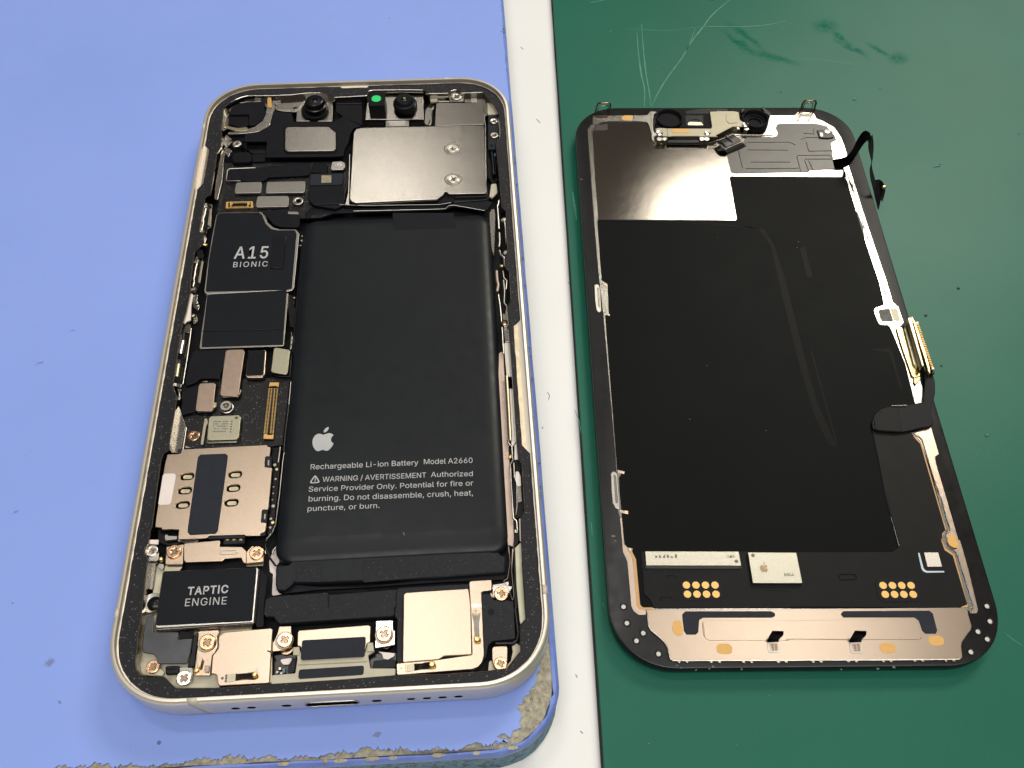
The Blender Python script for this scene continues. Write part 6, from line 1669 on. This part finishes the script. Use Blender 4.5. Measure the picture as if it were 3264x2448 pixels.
# left edge clips
for v, body_, leaf in (('s', '138,88 160,84 172,110 178,240 165,252 150,235 142,180', '152,100 168,108 172,225 160,215'), ('s', '235,1195 255,1182 272,1200 285,1380 285,1408 262,1400 245,1370 238,1290', '250,1200 265,1210 278,1370 262,1372')):
    Q('side_clip', 'silver', v, body_, .12, .12, .3, .05)
    Q('clip_leaf', 'steel_dark', v, leaf, .16, .06, .15, .02)
for txt, t2 in (('168,72 195,82 197,92 172,84', '195,84 212,80 212,95 198,94'), ('190,250 212,255 216,265 192,266', '216,258 228,260 228,270 216,268'),
                ('272,1175 298,1180 297,1195 275,1195', '297,1182 316,1186 312,1200 296,1196'), ('285,1408 312,1415 314,1432 286,1425', '314,1414 336,1416 336,1436 314,1432')):
    Q('clip_tongue', 'bezel_gold' if '14' in txt or '11' in txt else 'bezel', 's', txt, .15, .06, .1, .02)
    Q('clip_tip', 'copper', 's', t2, .16, .05, .05, .01)
Q('clip_tip', 'copper', 'k', '552,292 578,294 584,320 560,318', .17, .05, .05, .01)

# right edge: clip, connectors and folded flex
Q('edge_clip', 'silver', 'q', '258,262 278,238 362,228 380,215 430,212 478,228 500,262 538,375 530,400 505,432 490,425 452,385 448,420 430,412 320,408 298,385 265,300', .16, .12, .35, .05)
Q('clip_window', 'scr_frame', 'q', '300,272 318,260 400,252 412,262 445,368 435,375 335,375 318,345', .19, .06, .2, .01)
Q('clip_window', 'bracket', 'q', '415,255 475,250 490,268 510,360 505,370 450,370', .20, .06, .2, .01)
edge_line('bezel_groove', 'scr_gloss', 'q', '335,0 350,60 375,120 400,225', SZ + .10, .10, screen)
edge_line('bezel_groove', 'scr_gloss', 'j', '1392,900 1440,1040 1490,1180 1545,1380 1635,1650', SZ + .10, .12, screen)
Q('bezel_dark_reflection', 'scr_frame', 'j', '1428,1020 1450,1015 1470,1090 1452,1100', .13, .04, .1, .01)  # dark reflections in the bezel, painted as black patches
Q('bezel_dark_reflection', 'scr_frame', 'j', '1490,1300 1510,1320 1570,1480 1580,1600 1560,1540', .13, .04, .1, .01)
Q('connector_board', 'gilt', 'q', '472,435 520,428 548,462 570,520 600,600 650,720 700,860 700,900 655,918 622,895 600,830 520,600', .45, .3, .15, .08)
for x, y in ((510, 478), (528, 525), (540, 560), (552, 590), (585, 715), (598, 755), (608, 792), (620, 830), (630, 868), (665, 880)):
    disc('solder_cup', 'recess', 'q', x, y, .26, SZ + .47, .05, 0, screen, n=8)
Q('connector_bar', 'lime', 'q', '545,432 572,440 690,808 672,818 640,790 600,640', .9, .5, .1, .08)
Q('connector_bar', 'steel_dark', 'q', '572,440 600,470 640,600 700,800 690,808', .7, .5, .1, .05)
Q('connector_gap', 'black', 'q', '570,352 600,380 650,520 735,800 700,812 640,620 590,450', 1.2, .7, .1, .1)
Q('connector_wall', 'lime', 'q', '582,342 618,334 740,798 722,808', 2.2, 1.4, .05, .06)
Q('connector_wall', 'gilt', 'q', '628,345 655,372 705,520 760,680 800,835 802,885 785,860 735,700 690,560 650,430', 1.9, 1.0, .1, .08)
Q('connector_wall', 'olive', 'q', '622,322 640,345 655,400 640,400 622,350', 2.3, 1.4, .05, .06)
Q('connector_wall', 'black_gloss', 'q', '668,378 690,390 835,840 845,872 815,878 760,660', 1.5, .9, .1, .08)
for k in range(27):
    t = k / 26
    x, y = 672 + (822 - 672) * t, 388 + (828 - 388) * t
    if k in (0, 26):
        Q('connector_end', 'lime', 'q', f'{x-10},{y-10} {x+14},{y-12} {x+18},{y+8} {x-6},{y+10}', 2.05, .4, .05, .05)
    else:
        Q('contact', 'pad', 'q', f'{x-12},{y-5} {x+14},{y-6} {x+15},{y+3} {x-11},{y+4}', 1.95, .25, .02, .03)
Q('cover_flap', 'recess', 'q', '640,905 705,905 705,930 660,985 640,960', .35, .2, .1, .05)
Q('display_flex', 'black', 'q', '735,1150 748,960 742,880 752,845 775,850 800,890 832,900 846,960 848,1060 825,1160 800,1230 810,1280 836,1340 820,1368 790,1385 720,1395 570,1432 500,1440 300,1430 245,1405 240,1340 268,1270 330,1215 430,1188 580,1180', .75, .35, .35, .08)
Q('flex_stiffener', 'scr_flex', 'q', '262,1320 330,1240 430,1200 490,1215 525,1418 515,1435 300,1420 270,1405', .9, .14, .4, .05)
edge_line('flex_ridge', 'grey_flex', 'q', '492,1212 528,1420', SZ + .9, .05, screen)
edge_line('flex_highlight', 'label', 'r', '272,230 300,380 350,620 410,940 545,1470', SZ + .24, .07, screen)
edge_line('flex_highlight', 'tin', 'q', '430,1185 578,1182', SZ + 1.0, .06, screen)

# lower display flex
Q('display_flex', 'scr_flex', 'r', '268,225 295,245 570,250 660,250 700,285 760,330 790,380 900,700 1050,1290 1015,1330 1005,1390 1030,1470 1060,1510 1120,1545 1150,1620 l1690,790 l1690,812 l1600,830 l0,822 k1500,868 k790,870 k780,815 k740,765 k705,735 '
  'k690,560 k672,340 k720,320 k1600,322 k1650,325 k2000,330 l1000,316 l1062,265 l1040,180 400,880 350,620 300,380', .22, .12, .4, .05)
Q('amber_flex', 'amber_edge', 'l', 'r690,288 r745,318 r790,380 r1050,1285 r1008,1330 r1005,1400 r1040,1480 1500,290 1570,340 1690,790 1695,828 1610,833 1690,800 1555,350 1480,300 1448,210 1465,150 1488,115 r1040,1290 r775,380 r730,335', .245, .06, .2, .02)
edge_line('flex_rim', 'silver', 'l', '1520,115 1495,160 1500,220 1525,270 1590,320 1745,810 1740,830 1720,835', SZ + .17, .08, screen)
edge_line('flex_rim', 'silver', 'r', '705,265 725,285 770,305 800,345 905,700 975,905 1000,960 1050,1150 1095,1290 1085,1310', SZ + .17, .08, screen)
edge_line('sheet_edge', 'tin', 'l', '985,0 1060,262', SZ + .26, .05, screen)
Q('flex_cover', 'scr_flex', 'k', '690,520 1590,522 1650,545 1700,620 1730,690 2111,712 2111,866 790,866 778,815 742,765 704,735', .26, .06, .4, .03)
Q('flex_cover', 'scr_flex', 'k', '672,335 700,325 1605,322 1645,345 1640,480 1600,512 760,512 700,480', .25, .06, .4, .03)
for txt in ('925,575 930,555 1000,555 1010,578', '862,800 865,765 965,762 975,790', 'l505,555 l515,522 l655,520 l668,555', 'l520,572 l665,568'):
    edge_line('flex_ridge', 'scr_flex', 'k', txt, SZ + .27, .09, screen)
edge_line('flex_ridge', 'label', 'k', '690,520 1590,524 1650,550 1690,620 1735,690 2111,700', SZ + .27, .06, screen)
edge_line('flex_ridge', 'label', 'k', '672,470 720,500 1100,495 1630,490', SZ + .27, .06, screen)
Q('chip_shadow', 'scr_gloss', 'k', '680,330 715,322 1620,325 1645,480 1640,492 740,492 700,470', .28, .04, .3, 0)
# two silver chips
Q('driver_chip', 'chip', 'k', '712,322 1612,325 1638,462 722,460', .85, .7, .04, .05)
Q('driver_chip', 'chip', 'k', '1700,332 l112,322 l168,605 1748,630', 1.0, .85, .04, .05)
for v, x, y, dz in (('k', 1590, 420, .86), ('k', 1750, 362, 1.01)):
    disc('chip_dot', 'print_dim', v, x, y, .32, SZ + dz, .02, 0, screen, n=12)
lettering('lettering', 'print_dim', 'k', 'K7C', (1572, 362), (1492, 358), (1572, 388), SZ + .86, screen, .01)
lettering('lettering', 'print_dim', 'k', 'MK4', (2050, 562), (2145, 562), (2046, 532), SZ + 1.01, screen, .01)
c = at('k', 1853, 477, SZ + 1.01)
link('fruit_logo', prism_mesh([fillet(p, .1) for p in fruit_outline(c.x, c.y, abs(at('k', 1853, 427, SZ + 1).y - at('k', 1853, 524, SZ + 1).y), SANG)], SZ + 1.02, .02, 0), 'recess', screen)
for k in range(1, 7):     # faint laser texture, no code
    Q('engraving', 'print_dim', 'k', f'{770+k*38},{352+(k%2)*20} {790+k*38},{352+(k%3)*10} {792+k*38},{385} {772+k*38},{388}', .862, .02, 0, 0)
# gold pads
for v, x0, y0, dx, sh in (('k', 1110, 648, 91.5, 10), ('l', 912, 625, 86, 20)):
    Q('pad_rim', 'scr_flex', v, (f'{x0-75},{y0-40} {x0-40},{y0-72} {x0+300},{y0-72} {x0+345},{y0-50} {x0+358},{y0+110} {x0+320},{y0+150} {x0+5},{y0+155} {x0-45},{y0+120}'), .29, .05, .7, .03)
    Q('pad_well', 'black', v, (f'{x0-62},{y0-36} {x0-34},{y0-60} {x0+295},{y0-60} {x0+335},{y0-42} {x0+345},{y0+106} {x0+315},{y0+140} {x0+8},{y0+145} {x0-38},{y0+114}'), .30, .05, .6, .01)
    for j in range(2):
        for k in range(4):
            disc('gold_pad', 'pad', v, x0 + k * dx + j * sh, y0 + j * 87 * (1 if v == 'k' else .95), .62, SZ + .34, .08, .02, screen, n=18)
# pale print beside the corner
Q('print_line', 'mark_blue', 'l', '1234,325 1248,325 1285,465 1298,482 1322,492 1475,492 1478,505 1310,508 1282,495 1265,470', .28, .03, .1, 0)
Q('print_panel', 'tin', 'l', '1290,322 1420,322 1455,452 1322,452', .28, .03, .05, 0)

# bottom gold plate
teeth = []
def tooth(v, x, y, w=16, h=18):
    return f'{v}{x-w-8},{y} {v}{x-w/2},{y+h} {v}{x+w/2},{y+h} {v}{x+w/2+4},{y}'
tk = [1045, 1120, 1355, 1432, 1665, 1742, 2000, 2078]
tl = [-55, 22, 272, 345, 598, 670, 920, 990, 1210, 1283, 1500, 1572]
tt = ' '.join(tooth('k', x, 1382) for x in tk) + ' ' + ' '.join(tooth('l', x, 1325 - (x * .008)) for x in tl[1:])
Q('end_plate', 'end_gold', 'k', '722,885 2111,878 l0,842 l1610,828 l1690,832 l1700,895 l1730,1000 l1725,1030 l1640,1150 l1635,1190 l1645,1290 l1620,1312 ' + ' '.join(reversed(tt.split())) +
  ' 985,1382 955,1365 930,1250 900,1200 850,1150 770,1085 745,1040 735,930', .42, .3, .12, .07)
edge_line('plate_edge', 'silver', 'k', '735,930 745,1040 770,1085 850,1150 900,1200 930,1250 955,1362 985,1376', SZ + .36, .10, screen)
edge_line('plate_edge', 'silver', 'k', '985,1372 1500,1374 2111,1374 l200,1316 l900,1315 l1620,1308', SZ + .36, .11, screen)
Q('plate_label', 'label', 'k', '1068,930 1100,900 1920,898 1962,918 1962,948 1930,962 1270,962 1232,985 1225,1100 1200,1125 1110,1125 1085,1090 1070,960', .45, .06, .25, .02)
Q('plate_label', 'label', 'l', '518,890 545,862 1340,858 1372,885 1412,1040 1400,1072 1300,1072 1272,1045 1240,950 1200,922 545,922', .45, .06, .25, .02)
Q('plate_emboss', 'end_gold', 'k', '1268,1000 1300,985 2111,990 l0,950 l1205,932 l1240,955 l1262,1100 l1245,1125 l0,1120 2111,1182 1330,1180 1290,1160', .48, .10, .3, .06)
edge_line('emboss_groove', 'recess', 'k', '1262,1010 1275,1130 1300,1162 1340,1172 2111,1172 l0,1128 l600,1126 l1230,1124 l1262,1110', SZ + .43, .05, screen)
for v, pts in (('k', '985,1000 1010,985 1050,988 1075,1040 1075,1120 1045,1142 1000,1125 975,1080'), ('k', '1395,1240 1420,1212 1510,1210 1550,1240 1552,1290 1520,1312 1440,1310 1405,1290'),
               ('l', '878,1180 900,1156 990,1156 1028,1190 1022,1240 990,1250 920,1250 885,1220'), ('l', '1325,1110 1350,1090 1440,1090 1475,1120 1475,1170 1440,1182 1370,1182 1335,1150'),
               ('l', '1505,175 1530,152 1560,155 1590,190 1608,240 1605,272 1570,280 1525,255 1505,215')):
    Q('amber_pad', 'orange', v, pts, .46, .05, .3, .01)
# two upright clips on the plate
for v, x, y in (('k', 1940, 1185), ('l', 655, 1140)):
    Q('clip_foot', 'silver', v, f'{x-55},{y+15} {x+58},{y+10} {x+70},{y+100} {x+60},{y+112} {x-30},{y+112} {x-45},{y+95}', .50, .08, .1, .03)
    Q('clip_panel', 'copper', v, f'{x-35},{y+25} {x+48},{y+20} {x+52},{y+92} {x-22},{y+95}', .53, .04, .05, .01)
    for dx_, dy_ in ((-5, 40), (28, 38), (0, 62), (32, 60), (5, 84), (34, 82)):
        disc('weld_dot', 'recess', v, x + dx_, y + dy_, .22, SZ + .56, .04, 0, screen, n=8)
    a, b_ = at(v, x - 52, y + 10, SZ + .5), at(v, x + 60, y + 8, SZ + .5)
    ribbon('upright_clip', 'black', v, f'{x-52},{y+12},-4.0 {x-48},{y-20},-3.4 {x-15},{y-78},-2.2 {x-5},{y-98},-2.1', f'{x+60},{y+8},-4.0 {x+62},{y-15},-3.4 {x+100},{y-55},-2.4 {x+102},{y-95},-2.1', .35, screen, 4)
# pale dots moulded in the corners
for v, x, y in (('k', 505, 855), ('k', 538, 1012), ('k', 695, 1108), ('k', 630, 1182), ('k', 842, 1308), ('l', 1870, 815), ('l', 1898, 955), ('l', 1787, 1050), ('l', 1873, 1120), ('l', 1722, 1238)):
    c = at(v, x, y, SZ)
    lathe('dot_rim', 'black_gloss', c, [(.42, SZ + .02), (.5, SZ + .06), (.62, SZ + .05), (.66, SZ)], screen, 16)
    disc('corner_dot', 'white_dot', v, x, y + 2, .36, SZ + .03, .05, .01, screen, n=14)
# crumbs and lint on the frame
for v, x, y, r in (('k', 405, 180, .35), ('k', 425, 225, .25), ('k', 1365, 1432, .3), ('k', 1200, 1465, .2), ('k', 1060, 1445, .2), ('k', 1020, 1420, .22), ('k', 1640, 1460, .2), ('i', 128, 1155, .3),
                   ('l', 1010, 1380, .3), ('l', 525, 1400, .2), ('l', 860, 1395, .25), ('k', 1330, 1455, .18), ('l', 1350, 35, .2), ('l', 775, 645, .16)):
    c = at(v, x, y, SZ)
    bm = bmesh.new()
    bmesh.ops.create_icosphere(bm, subdivisions=1, radius=r)
    for q in bm.verts:
        q.co = Vector((q.co.x * random.uniform(.5, 1.4), q.co.y * random.uniform(.4, 1.0), q.co.z * .3)) + Vector((c.x, c.y, SZ + .05))
    me = bpy.data.meshes.new('lint')
    bm.to_mesh(me)
    bm.free()
    link('lint', me, 'print_dim', screen)
